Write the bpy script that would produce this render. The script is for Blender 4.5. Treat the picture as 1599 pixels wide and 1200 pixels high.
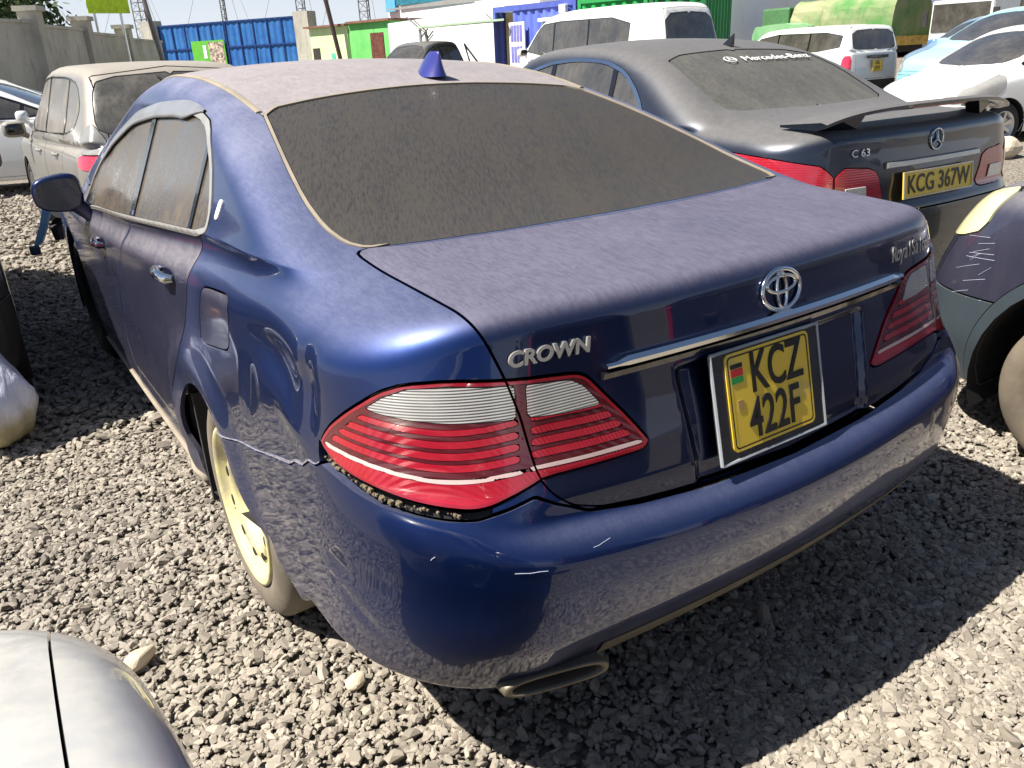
import bpy, math, random
import numpy as np
from math import radians, sin, cos, pi
from mathutils import Matrix, Vector
random.seed(7); rng=np.random.default_rng(11)
for o in list(bpy.data.objects): bpy.data.objects.remove(o)
scene=bpy.context.scene; COL=scene.collection
# ------------------------------------------------------------ camera
cd=bpy.data.cameras.new('camera'); cam=bpy.data.objects.new('camera',cd); COL.objects.link(cam); scene.camera=cam
CAMP=(-1.3175,-0.9372,1.4581); yaw,pit,rol=map(radians,(33.349,22.340,-2.691)); FPX=1253.6
f_=Vector((sin(yaw)*cos(pit),cos(yaw)*cos(pit),-sin(pit))); r0=Vector((cos(yaw),-sin(yaw),0)); u0=r0.cross(f_)
r_=cos(rol)*r0+sin(rol)*u0; u_=-sin(rol)*r0+cos(rol)*u0
cam.matrix_world=Matrix(((r_.x,u_.x,-f_.x,CAMP[0]),(r_.y,u_.y,-f_.y,CAMP[1]),(r_.z,u_.z,-f_.z,CAMP[2]),(0,0,0,1)))
cd.sensor_width=36; cd.lens=36*FPX/1599; cd.clip_start=.02; cd.clip_end=2000
# ------------------------------------------------------------ light
SUN=Vector((-.68,.17,1)).normalized(); EL=math.asin(SUN.z); AZ=math.atan2(SUN.x,SUN.y)
w=bpy.data.worlds.new('World'); scene.world=w; w.use_nodes=True; nt=w.node_tree
sky=nt.nodes.new('ShaderNodeTexSky'); sky.sky_type='NISHITA'; sky.sun_disc=False
sky.sun_elevation=EL; sky.sun_rotation=AZ; sky.dust_density=1.6; sky.air_density=1.0; sky.altitude=1600
bg=nt.nodes['Background']; bg.inputs[1].default_value=.052
# pale glare low over the horizon, as on a dusty bright afternoon
tc=nt.nodes.new('ShaderNodeTexCoord'); sx=nt.nodes.new('ShaderNodeSeparateXYZ'); nt.links.new(tc.outputs['Generated'],sx.inputs[0])
mr=nt.nodes.new('ShaderNodeMapRange'); mr.interpolation_type='SMOOTHSTEP'; nt.links.new(sx.outputs[2],mr.inputs[0])
for i,v in zip((1,2,3,4),(-.02,.30,.95,0.)): mr.inputs[i].default_value=v
mx=nt.nodes.new('ShaderNodeMix'); mx.data_type='RGBA'; nt.links.new(mr.outputs[0],mx.inputs[0]); nt.links.new(sky.outputs[0],mx.inputs[6]); mx.inputs[7].default_value=(7.6,8.1,8.9,1)
nt.links.new(mx.outputs[2],bg.inputs[0])
sd=bpy.data.lights.new('sun','SUN'); so=bpy.data.objects.new('sun',sd); COL.objects.link(so)
sd.energy=5.0; sd.angle=radians(.5); sd.color=(1,.95,.87); so.location=(-20,5,30)
so.rotation_euler=(-SUN).to_track_quat('-Z','Y').to_euler()
scene.view_settings.view_transform='Standard'; scene.view_settings.look='None'; scene.view_settings.exposure=1.08; scene.view_settings.gamma=1
scene.render.engine='CYCLES'; scene.cycles.max_bounces=6; scene.cycles.diffuse_bounces=3; scene.cycles.glossy_bounces=4
scene.render.resolution_x=1024; scene.render.resolution_y=768
# ------------------------------------------------------------ materials
MATS={}
def srgb(r,g,b):
    c=lambda v:(v/255/12.92) if v/255<=.04045 else ((v/255+.055)/1.055)**2.4
    return (c(r),c(g),c(b))
class NT:
    def __init__(s,name):
        m=bpy.data.materials.new(name); m.use_nodes=True; s.m=m; s.t=m.node_tree; s.b=s.t.nodes['Principled BSDF']; s.co=None
    def n(s,ty,**k):
        o=s.t.nodes.new(ty)
        for a,b in k.items(): setattr(o,a,b)
        return o
    def l(s,a,b): s.t.links.new(a,b)
    def set(s,**k):
        for a,b in k.items():
            i=s.b.inputs[a.replace('_',' ')]
            if hasattr(b,'is_output'): s.l(b,i)
            else: i.default_value=(*b,1) if isinstance(b,tuple) and len(b)==3 else b
    def coord(s,scale=(1,1,1),rot=(0,0,0),which='Object'):
        if s.co is None: s.co=s.n('ShaderNodeTexCoord')
        src=s.co.outputs[which]
        if any(rot): m0=s.n('ShaderNodeMapping'); s.l(src,m0.inputs[0]); m0.inputs['Rotation'].default_value=rot; src=m0.outputs[0]
        mp=s.n('ShaderNodeMapping'); s.l(src,mp.inputs[0]); mp.inputs['Scale'].default_value=scale
        return mp.outputs[0]
    def noise(s,sc,scale=(1,1,1),det=6,rough=.6,rot=(0,0,0),dist=0.):
        o=s.n('ShaderNodeTexNoise'); s.l(s.coord(scale,rot),o.inputs['Vector']); o.inputs['Scale'].default_value=sc; o.inputs['Detail'].default_value=det; o.inputs['Roughness'].default_value=rough; o.inputs['Distortion'].default_value=dist
        return o.outputs['Fac']
    def ramp(s,v,a,b,lo=0.,hi=1.):
        o=s.n('ShaderNodeMapRange'); o.interpolation_type='SMOOTHSTEP'; s.l(v,o.inputs[0])
        for i,x in zip((1,2,3,4),(a,b,lo,hi)): o.inputs[i].default_value=x
        return o.outputs[0]
    def math(s,op,a,b=None):
        o=s.n('ShaderNodeMath',operation=op)
        for i,x in enumerate((a,b)):
            if x is None: continue
            if hasattr(x,'is_output'): s.l(x,o.inputs[i])
            else: o.inputs[i].default_value=x
        return o.outputs[0]
    def mix(s,f,a,b):
        o=s.n('ShaderNodeMix',data_type='RGBA')
        for i,x in ((0,f),(6,a),(7,b)):
            if hasattr(x,'is_output'): s.l(x,o.inputs[i])
            else: o.inputs[i].default_value=(*x,1) if isinstance(x,tuple) else x
        return o.outputs[2]
    def bump(s,h,strength=.3,dist=.01,inp='Normal'):
        o=s.n('ShaderNodeBump'); s.l(h,o.inputs['Height']); o.inputs['Strength'].default_value=strength; o.inputs['Distance'].default_value=dist
        s.l(o.outputs[0],s.b.inputs[inp]); return o
def mat(name,col,rough=.5,metal=0.,coat=0.,spec=.5,vary=.12,bump=0.,bsc=40,ns=6.):
    if name in MATS: return MATS[name]
    m=NT(name); v=m.noise(ns); dark=tuple(c*(1-vary) for c in col); lite=tuple(min(1,c*(1+vary)) for c in col)
    m.set(Base_Color=m.mix(m.ramp(v,.3,.7),dark,lite),Roughness=rough,Metallic=metal,Coat_Weight=coat,Coat_Roughness=.05)
    m.set(Specular_IOR_Level=spec)
    if bump: m.bump(m.noise(bsc),bump,.004)
    MATS[name]=m.m; return m.m
def paint(name,col,metal=.3,rough=.35,dust=srgb(176,164,146),top=.6,side=.25,coatr=.04,streak=.25,coat=1.,flake=None,tmin=.55,tmax=.97,bsc=1.,low=0.,lowz=(.62,.30),yd=None,run=0.,grime=None):
    """car paint under a film of dust that settles thicker on level panels"""
    if name in MATS: return MATS[name]
    m=NT(name); g=m.n('ShaderNodeNewGeometry'); sp=m.n('ShaderNodeSeparateXYZ'); m.l(g.outputs['Normal'],sp.inputs[0])
    up=m.ramp(sp.outputs[2],tmin,tmax,side,top)
    n1=m.noise(3.2,det=8,rough=.65); n2=m.noise(26,(1,1,.12),det=6); n3=m.noise(140*bsc,(1,.35,1),det=3)
    k=m.math('MULTIPLY',up,m.ramp(n1,.25,.75,.97,1.02)); k=m.math('MULTIPLY',k,m.ramp(n2,.3,.7,1-streak,1+streak))
    k=m.math('MULTIPLY',k,m.ramp(n3,.3,.7,.95,1.04)); k=m.math('MINIMUM',k,1.)
    if low:
        s2=m.n('ShaderNodeSeparateXYZ'); m.l(m.coord(),s2.inputs[0]); k=m.math('MINIMUM',m.math('ADD',k,m.math('MULTIPLY',m.ramp(s2.outputs[2],lowz[0],lowz[1],0,low),m.ramp(m.noise(4,det=7,rough=.6),.3,.7,.6,1.25))),1.)
    if yd:
        s2=m.n('ShaderNodeSeparateXYZ'); m.l(m.coord(),s2.inputs[0]); k=m.math('MINIMUM',m.math('ADD',k,m.math('MULTIPLY',m.ramp(s2.outputs[1],yd[0],yd[1],0,yd[2]),m.ramp(m.noise(3.5,(1,1,.5),det=7,rough=.6),.3,.7,.55,1.3))),1.)
    if run:   # rain runs and rubbed spots in the film
        k=m.math('MULTIPLY',k,m.ramp(m.noise(120,(1,.2,.4),det=6,dist=.8),.36,.60,1-run,1.05)); k=m.math('MULTIPLY',k,m.ramp(m.noise(1.6,det=2),.3,.6,1-run*.5,1.04))
    base=flake if flake else col
    dcol=dust
    if grime: s3=m.n('ShaderNodeSeparateXYZ'); m.l(m.coord(),s3.inputs[0]); dcol=m.mix(m.ramp(m.math('ADD',s3.outputs[2],m.math('MULTIPLY',m.noise(2.5,det=4),.3)),.82,.50,0,1),dust,grime)
    m.set(Base_Color=m.mix(k,col,dcol),Metallic=m.math('MULTIPLY',m.math('SUBTRACT',1.,k),metal),Roughness=m.ramp(k,0,1,rough,.75))
    m.set(Coat_Weight=m.ramp(k,.08,.62,coat,.03),Coat_Roughness=m.ramp(k,0,1.,coatr,.16))
    # paint is never perfectly even
    h=m.math('ADD',m.noise(5,det=2),m.math('MULTIPLY',m.noise(22,det=2),.015))
    b=m.bump(h,.07,.004); m.l(b.outputs[0],m.b.inputs['Coat Normal'])
    MATS[name]=m.m; return m.m
def dusty_glass(name,col=(.012,.013,.014),dust=srgb(140,128,112),amt=.5,lo=.7,hi=1.2,streak=(1,.12,1),coat=1.,sc=60,rough=.08,bs=.0,rot=(0,0,0),fine=(.75,1.2)):
    if name in MATS: return MATS[name]
    m=NT(name); n1=m.noise(2.6,det=6); n2=m.noise(sc,streak,det=8,rough=.7,dist=.4,rot=rot); n3=m.noise(9,streak,det=4,rot=rot)
    k=m.math('MULTIPLY',m.math('MULTIPLY',m.ramp(n1,.3,.7,lo,hi),m.ramp(n2,.3,.7,*fine)),m.math('MULTIPLY',m.ramp(n3,.3,.7,.85,1.12),amt)); k=m.math('MINIMUM',k,1.)
    m.set(Base_Color=m.mix(k,col,dust),Roughness=m.ramp(k,0,1,rough,.8),Coat_Weight=m.ramp(k,.1,.95,coat,.05),Coat_Roughness=m.ramp(k,0,1,.02,.4),Specular_IOR_Level=.5)
    if bs: m.bump(n2,bs,.002)
    MATS[name]=m.m; return m.m
# ------------------------------------------------------------ object helpers
def tag(o,label=None,cat=None,group=None,kind=None):
    for k,v in (('label',label),('category',cat),('group',group),('kind',kind)):
        if v: o[k]=v
    return o
def empty(name,loc=(0,0,0),rz=0.,label=None,cat=None,group=None,s=1.):
    o=bpy.data.objects.new(name,None); COL.objects.link(o); o.location=loc; o.rotation_euler=(0,0,rz); o.scale=(s,s,s); o.empty_display_size=.1
    return tag(o,label,cat,group)
def build(name,V,F,m,parent=None,smooth=False,loc=None,normals=None,flatfrom=None):
    me=bpy.data.meshes.new(name)
    V=np.asarray(V,float)
    if isinstance(F,np.ndarray):
        me.vertices.add(len(V)); me.vertices.foreach_set('co',V.astype(np.float32).ravel())
        nf,k=F.shape; me.loops.add(nf*k); me.loops.foreach_set('vertex_index',F.astype(np.int32).ravel())
        me.polygons.add(nf); me.polygons.foreach_set('loop_start',(np.arange(nf)*k).astype(np.int32))
        me.update(calc_edges=True); me.validate()
    else:
        me.from_pydata([tuple(v) for v in V],[],[tuple(f) for f in F]); me.update()
    if True:
        sm=np.full(len(me.polygons),bool(smooth))
        if flatfrom is not None: sm[flatfrom:]=False
        me.polygons.foreach_set('use_smooth',sm)
    if m is not None: me.materials.append(m)
    if normals is not None: me.normals_split_custom_set_from_vertices(normals.tolist())
    o=bpy.data.objects.new(name,me); COL.objects.link(o)
    if parent is not None: o.parent=parent
    if loc is not None: o.location=loc
    return o
class MB:
    """collects primitive shapes into one mesh"""
    def __init__(s): s.v=[]; s.f=[]
    def add(s,V,F):
        b=len(s.v); s.v+=[tuple(map(float,v)) for v in V]; s.f+=[tuple(int(i)+b for i in f) for f in F]; return s
    def box(s,lo,hi,rz=0.,c=None):
        x0,y0,z0=lo; x1,y1,z1=hi
        V=np.array([(x,y,z) for z in (z0,z1) for x,y in ((x0,y0),(x1,y0),(x1,y1),(x0,y1))],float)
        if rz:
            c=np.array(c if c is not None else ((x0+x1)/2,(y0+y1)/2,0)); d=V-c; V=np.stack([c[0]+d[:,0]*cos(rz)-d[:,1]*sin(rz),c[1]+d[:,0]*sin(rz)+d[:,1]*cos(rz),V[:,2]],1)
        return s.add(V,[(3,2,1,0),(4,5,6,7),(0,1,5,4),(1,2,6,5),(2,3,7,6),(3,0,4,7)])
    def tube(s,pts,r,n=8,cap=True):
        pts=[Vector(p) for p in pts]; R=r if hasattr(r,'__len__') else [r]*len(pts); V=[];F=[]
        for i,p in enumerate(pts):
            d=(pts[min(i+1,len(pts)-1)]-pts[max(i-1,0)]).normalized(); a=Vector((0,0,1)) if abs(d.z)<.9 else Vector((1,0,0))
            e1=d.cross(a).normalized(); e2=d.cross(e1)
            for k in range(n): V.append(p+R[i]*(cos(2*pi*k/n)*e1+sin(2*pi*k/n)*e2))
        for i in range(len(pts)-1):
            for k in range(n): F.append((i*n+k,i*n+(k+1)%n,(i+1)*n+(k+1)%n,(i+1)*n+k))
        if cap: F.append(tuple(range(n))); F.append(tuple(range((len(pts)-1)*n,len(pts)*n))[::-1])
        return s.add(V,F)
    def lathe(s,prof,axis='x',n=40,c=(0,0,0),sx=1.):
        V=[];F=[]
        for a,r in prof:
            for k in range(n):
                t=2*pi*k/n
                V.append((c[0]+sx*a,c[1]+r*cos(t),c[2]+r*sin(t)) if axis=='x' else (c[0]+r*cos(t),c[1]+r*sin(t),c[2]+a))
        for i in range(len(prof)-1):
            for k in range(n): F.append((i*n+k,i*n+(k+1)%n,(i+1)*n+(k+1)%n,(i+1)*n+k))
        return s.add(V,F)
    def prism(s,poly,fn,d):
        """poly of 2-D points mapped by fn(u,v,w); w from 0 to d"""
        n=len(poly); V=[fn(u,v,0) for u,v in poly]+[fn(u,v,d) for u,v in poly]
        F=[tuple(range(n))[::-1],tuple(range(n,2*n))]+[(i,(i+1)%n,n+(i+1)%n,n+i) for i in range(n)]
        return s.add(V,F)
    def build(s,name,m,parent=None,smooth=False,loc=None,bevel=0.):
        o=build(name,s.v,s.f,m,parent,smooth,loc)
        if bevel:
            b=o.modifiers.new('bevel','BEVEL'); b.width=bevel; b.segments=2; b.limit_method='ANGLE'
        return o
def blob(name,m,parent,c,r,e=.6,nu=28,nv=18,rot=None,fn=None):
    """superellipsoid"""
    sp=lambda t,p:math.copysign(abs(t)**p,t); V=[];F=[]
    for j in range(nv+1):
        ph=-pi/2+pi*j/nv
        for i in range(nu):
            th=2*pi*i/nu; p=Vector((r[0]*sp(cos(ph),e)*sp(cos(th),e),r[1]*sp(cos(ph),e)*sp(sin(th),e),r[2]*sp(sin(ph),e)))
            if fn: p=Vector(fn(p))
            if rot: p=rot@p
            V.append(p+Vector(c))
    for j in range(nv):
        for i in range(nu): F.append((j*nu+i,j*nu+(i+1)%nu,(j+1)*nu+(i+1)%nu,(j+1)*nu+i))
    return build(name,V,F,m,parent,True)
def text(name,s,m,parent,M,size=.1,depth=.002,xs=1.,shear=0.,bold=.0,align='CENTER'):
    cu=bpy.data.curves.new(name,'FONT'); cu.body=s; cu.size=size; cu.extrude=depth; cu.shear=shear; cu.offset=bold; cu.align_x=align; cu.align_y='CENTER'; cu.resolution_u=4
    t=bpy.data.objects.new('tmp',cu); COL.objects.link(t); bpy.context.view_layer.update()
    me=bpy.data.meshes.new_from_object(t.evaluated_get(bpy.context.evaluated_depsgraph_get())); bpy.data.objects.remove(t); bpy.data.curves.remove(cu)
    me.name=name; me.transform(Matrix.Diagonal((xs,1,1,1))); me.transform(M); me.materials.clear(); me.materials.append(m)
    o=bpy.data.objects.new(name,me); COL.objects.link(o); o.parent=parent; return o
def frame_m(P,X,Z):
    """matrix with local x along X and local z along Z"""
    X=Vector(X).normalized(); Z=Vector(Z); Z=(Z-Z.dot(X)*X).normalized(); Y=Z.cross(X)
    return Matrix(((X.x,Y.x,Z.x,P[0]),(X.y,Y.y,Z.y,P[1]),(X.z,Y.z,Z.z,P[2]),(0,0,0,1)))
def gz(x,y): return .026*np.maximum(np.asarray(x)-4.5,0)+0*np.asarray(y)
def prof(pts, sig=0.0, lo=None, hi=None, n=2000):
    xs=np.array([p[0] for p in pts],float); ys=np.array([p[1] for p in pts],float)
    lo=xs[0]-.5 if lo is None else lo; hi=xs[-1]+.5 if hi is None else hi
    t=np.linspace(lo,hi,n); v=np.interp(t,xs,ys)
    # linear extrapolation keeps the ends straight
    s0=(ys[1]-ys[0])/(xs[1]-xs[0]); s1=(ys[-1]-ys[-2])/(xs[-1]-xs[-2])
    v=np.where(t<xs[0],ys[0]+s0*(t-xs[0]),v); v=np.where(t>xs[-1],ys[-1]+s1*(t-xs[-1]),v)
    if sig>0:
        d=t[1]-t[0]; m=int(3*sig/d)+1; k=np.exp(-.5*(np.arange(-m,m+1)*d/sig)**2); k/=k.sum()
        vp=np.concatenate([v[0]+(np.arange(-m,0))*(v[1]-v[0]),v,v[-1]+(np.arange(1,m+1))*(v[-1]-v[-2])])
        v=np.convolve(vp,k,'valid')
    return lambda q:np.interp(q,t,v)
def smax(a,b,k):
    h=np.maximum(k-np.abs(a-b),0)/k
    return np.maximum(a,b)+h*h*k*.25
def smin(a,b,k): return -smax(-a,-b,k)
def sstep(a,b,x):
    t=np.clip((x-a)/(b-a),0,1); return t*t*(3-2*t)
class Shape:
    """Closed car body as a smooth blend of side, end, deck and cabin surfaces."""
    def __init__(s, **k):
        s.__dict__.update(dict(kc=.30,kt=.05,ks=.10,kf=.06,kw=.10,krr=.05,kgc=.16,kfc=.35,krt=.05,kft=.08,plan_r=.10,plan_f=.10,camber=.03,tdrop=(0.6,1.2),
            gplan=.10,wplan=.25,gcam=.05,z0=.68,oy=(.95,3.9),ZB=lambda y:1.05+0*y,extra=None)); s.__dict__.update(k)
    def f(s,P):
        x,y,z=P[...,0],P[...,1],P[...,2]; a=np.abs(x)
        side=a-(s.W(y)+s.wz(z))
        rear=s.rear(a,y,z) if callable(s.rear) else None
        front=(y-(s.F(z)-s.plan_f*a*a))
        top=z-(s.T(y)-s.camber*a*a-s.tdrop[1]*np.maximum(a-s.tdrop[0],0)**2)
        low=smax(smax(side,rear,s.kc),front,s.kfc)
        low=smax(low,top,s.kt)
        gs=(a-(s.G(y)-s.tum*(np.maximum(z,s.ZB(y))-1.05))+.8*np.maximum(s.ZB(y)-z,0))/math.sqrt(1+s.tum**2)
        gr=(s.RG(z)+s.gplan*a*a-y)*s.rgn
        gf=(y-(s.WG(z)-s.wplan*a*a))*s.wgn
        gt=z-(s.RF(y)-s.gcam*a*a)
        g=smax(smax(gs,gr,s.kgc),gf,s.kgc); g=smax(g,gt,s.kw)
        f=smin(low,g,s.kf)
        if s.extra is not None: f=f+s.extra(x,y,z)
        return smax(f,s.B(y)-z,.02)
    def cast(s,O,D,rmax=3.2,n=30):
        lo=np.zeros(O.shape[:-1]); hi=np.full(O.shape[:-1],rmax)
        for _ in range(n):
            m=.5*(lo+hi); v=s.f(O+D*m[...,None])
            ins=v<0; lo=np.where(ins,m,lo); hi=np.where(ins,hi,m)
        return O+D*(.5*(lo+hi))[...,None]
    def normal(s,P,e=1.5e-3):
        N=np.stack([s.f(P+np.eye(3)[i]*e)-s.f(P-np.eye(3)[i]*e) for i in range(3)],-1)
        return N/np.maximum(np.linalg.norm(N,axis=-1,keepdims=True),1e-12)
    def grid(s, nf=160, ns=120, nfr=50, els=None):
        """Welded triangle mesh of the whole shell."""
        ya,yb=s.oy
        c=[]  # columns of left half: origin y, azimuth (0 = straight back, 90 = left)
        for i in range(nf): c.append((ya,90.*i/nf))
        for i in range(ns): c.append((ya+(yb-ya)*i/ns,90.))
        for i in range(nfr+1): c.append((yb,90.+90.*i/nfr))
        c=np.array(c); full=np.concatenate([c, [(y,-a) for y,a in c[1:-1][::-1]]])
        oy,az=full[:,0],np.radians(full[:,1])
        el=np.radians(els); nu,nv=len(full),len(el)
        O=np.zeros((nu,nv,3)); O[:,:,1]=oy[:,None]; O[:,:,2]=s.z0
        D=np.empty((nu,nv,3)); ce,se=np.cos(el)[None],np.sin(el)[None]
        D[:,:,0]=-np.sin(az)[:,None]*ce; D[:,:,1]=-np.cos(az)[:,None]*ce; D[:,:,2]=se
        P=s.cast(O,D); P[:,-1,0]=0
        idx=np.arange(nu*nv).reshape(nu,nv); i2=np.roll(idx,-1,0)
        q=np.stack([idx[:,:-1],idx[:,1:],i2[:,1:],i2[:,:-1]],-1).reshape(-1,4)
        V=P.reshape(-1,3); key=np.round(V*2e5).astype(np.int64)
        _,first,inv=np.unique(key,axis=0,return_index=True,return_inverse=True); inv=inv.reshape(-1)
        V=V[first]; q=inv[q]
        T=np.concatenate([q[:,[0,1,2]],q[:,[0,2,3]]])
        ok=(T[:,0]!=T[:,1])&(T[:,1]!=T[:,2])&(T[:,0]!=T[:,2]); T=T[ok]
        # orient outward
        n=np.cross(V[T[:,1]]-V[T[:,0]],V[T[:,2]]-V[T[:,0]]); cpt=V[T].mean(1); ctr=cpt.copy(); ctr[:,0]=0; ctr[:,1]=np.clip(ctr[:,1],ya,yb); ctr[:,2]=s.z0
        fl=(n*(cpt-ctr)).sum(1)<0; T[fl]=T[fl][:,::-1]
        return V,T
def els_from(segs):
    out=[]
    for a,b,st in segs: out+=list(np.arange(a,b,st))
    return np.array(out+[90.])
# ---- the blue saloon
def crown_shape():
    R0=prof([(.15,.14),(.30,.060),(.36,.018),(.45,-.03),(.54,-.052),(.605,-.052),(.635,-.030),(.655,.004),(.70,.006),(.78,.024),(.86,.046),(.93,.062),(1.0,.075),(1.06,.085),(1.3,.10)],.009)
    Rs=prof([(.15,.12),(.30,.045),(.36,.010),(.45,-.03),(.54,-.052),(.605,-.052),(.66,-.022),(.72,.010),(.80,.03),(.90,.05),(1.0,.075),(1.06,.085),(1.3,.10)],.012)
    def rear(a,y,z):
        zz=z-.075*(np.minimum(a,.9)/.85)**2*sstep(.48,.60,z)*(1-sstep(.70,.85,z))
        m=sstep(.55,.78,a); R=R0(zz)*(1-m)+Rs(zz)*m
        w=.285-.25*(.90-z)*.35
        rec=.017*(1-sstep(-.016,.016,a-w))*sstep(.655,.675,z)*(1-sstep(.885,.905,z))
        up=sstep(.60,.95,z)
        return (R+rec+(.105+.015*up)*a*a+.35*np.maximum(a-.55,0)**2+.6*np.maximum(a-.62,0)**2*(1-up))-y
    def extra(x,y,z):
        L=x<0
        def g(cy,cz,sy,sz,rot=0.):
            c,s_=math.cos(rot),math.sin(rot); u=(y-cy)*c+(z-cz)*s_; v=-(y-cy)*s_+(z-cz)*c
            return np.exp(-(u/sy)**2-(v/sz)**2)
        d=.026*g(.62,.90,.15,.055,.1)+.012*g(.44,.90,.035,.07,-.2)-.006*g(.52,.80,.10,.03,.3)+.006*g(.80,.80,.04,.09,.4)
        d=d+.004*g(.36,.56,.05,.03)+.003*g(.30,.47,.06,.02,.5)
        # pressed channel of the door handles line
        d=np.where(L,d,0)
        d2=np.where(~L,.02*g(.16,.52,.10,.07),0)
        d=d*1.0; fl=-.018*np.exp(-((np.hypot((y-1.34)/1.0,(z-.33)*1.0)-.36)/.07)**2)*(z<.9)
        band=.006*np.exp(-((z-(.30))/.03)**2)*(a_side(y))
        return (d+d2)*(np.abs(x)>.5)+(band+fl)*(np.abs(x)>.7)
    def a_side(y): return sstep(1.3,1.5,y)*(1-sstep(3.3,3.6,y))
    return Shape(W=prof([(-.2,.895),(.6,.893),(1.1,.896),(2.4,.8975),(3.9,.895),(4.5,.875),(5.1,.82)],.15),
        wz=prof([(.10,-.06),(.20,-.028),(.30,-.010),(.42,-.002),(.58,0),(.75,-.004),(.88,-.012),(.96,-.020),(1.05,-.045),(1.2,-.1)],.025),
        rear=rear, F=prof([(.15,4.75),(.35,4.80),(.55,4.81),(.7,4.76),(.85,4.62),(1.0,4.3)],.03),
        T=prof([(-.2,1.04),(.08,1.058),(.3,1.078),(.65,1.098),(1.2,1.09),(2.2,1.02),(3.2,.975),(3.7,.975),(4.3,.90),(4.8,.76)],.10),
        tdrop=(.60,1.30),camber=.015,
        G=prof([(.2,.80),(.8,.822),(1.3,.835),(2.2,.825),(3.2,.795),(4.0,.75)],.15),tum=.52,
        RG=prof([(0,.9),(.95,.9),(1.0,.60),(1.085,.60),(1.20,.905),(1.30,1.19),(1.36,1.375),(1.5,1.85)],.02),rgn=.36,
        WG=prof([(0,3.82),(.9,3.82),(1.0,3.82),(1.2,3.36),(1.4,2.86),(1.5,2.55)],.03),wgn=.42,gplan=.06,wplan=.30,
        RF=prof([(.8,1.22),(1.2,1.345),(1.6,1.425),(2.0,1.463),(2.4,1.472),(2.8,1.455),(3.3,1.38),(4.2,1.2)],.10),gcam=.095,
        kc=.30,kt=.045,kf=.075,kw=.09,kgc=.10,kfc=.4,oy=(.95,3.85),extra=extra,
        ZB=prof([(.5,1.07),(1.2,1.065),(2.2,.985),(3.2,.925),(4,.9)],.1),
        B=prof([(-.1,.318),(.62,.318),(.75,.20),(1.4,.175),(3.5,.18),(4.2,.2),(5,.22)],.03))
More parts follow.
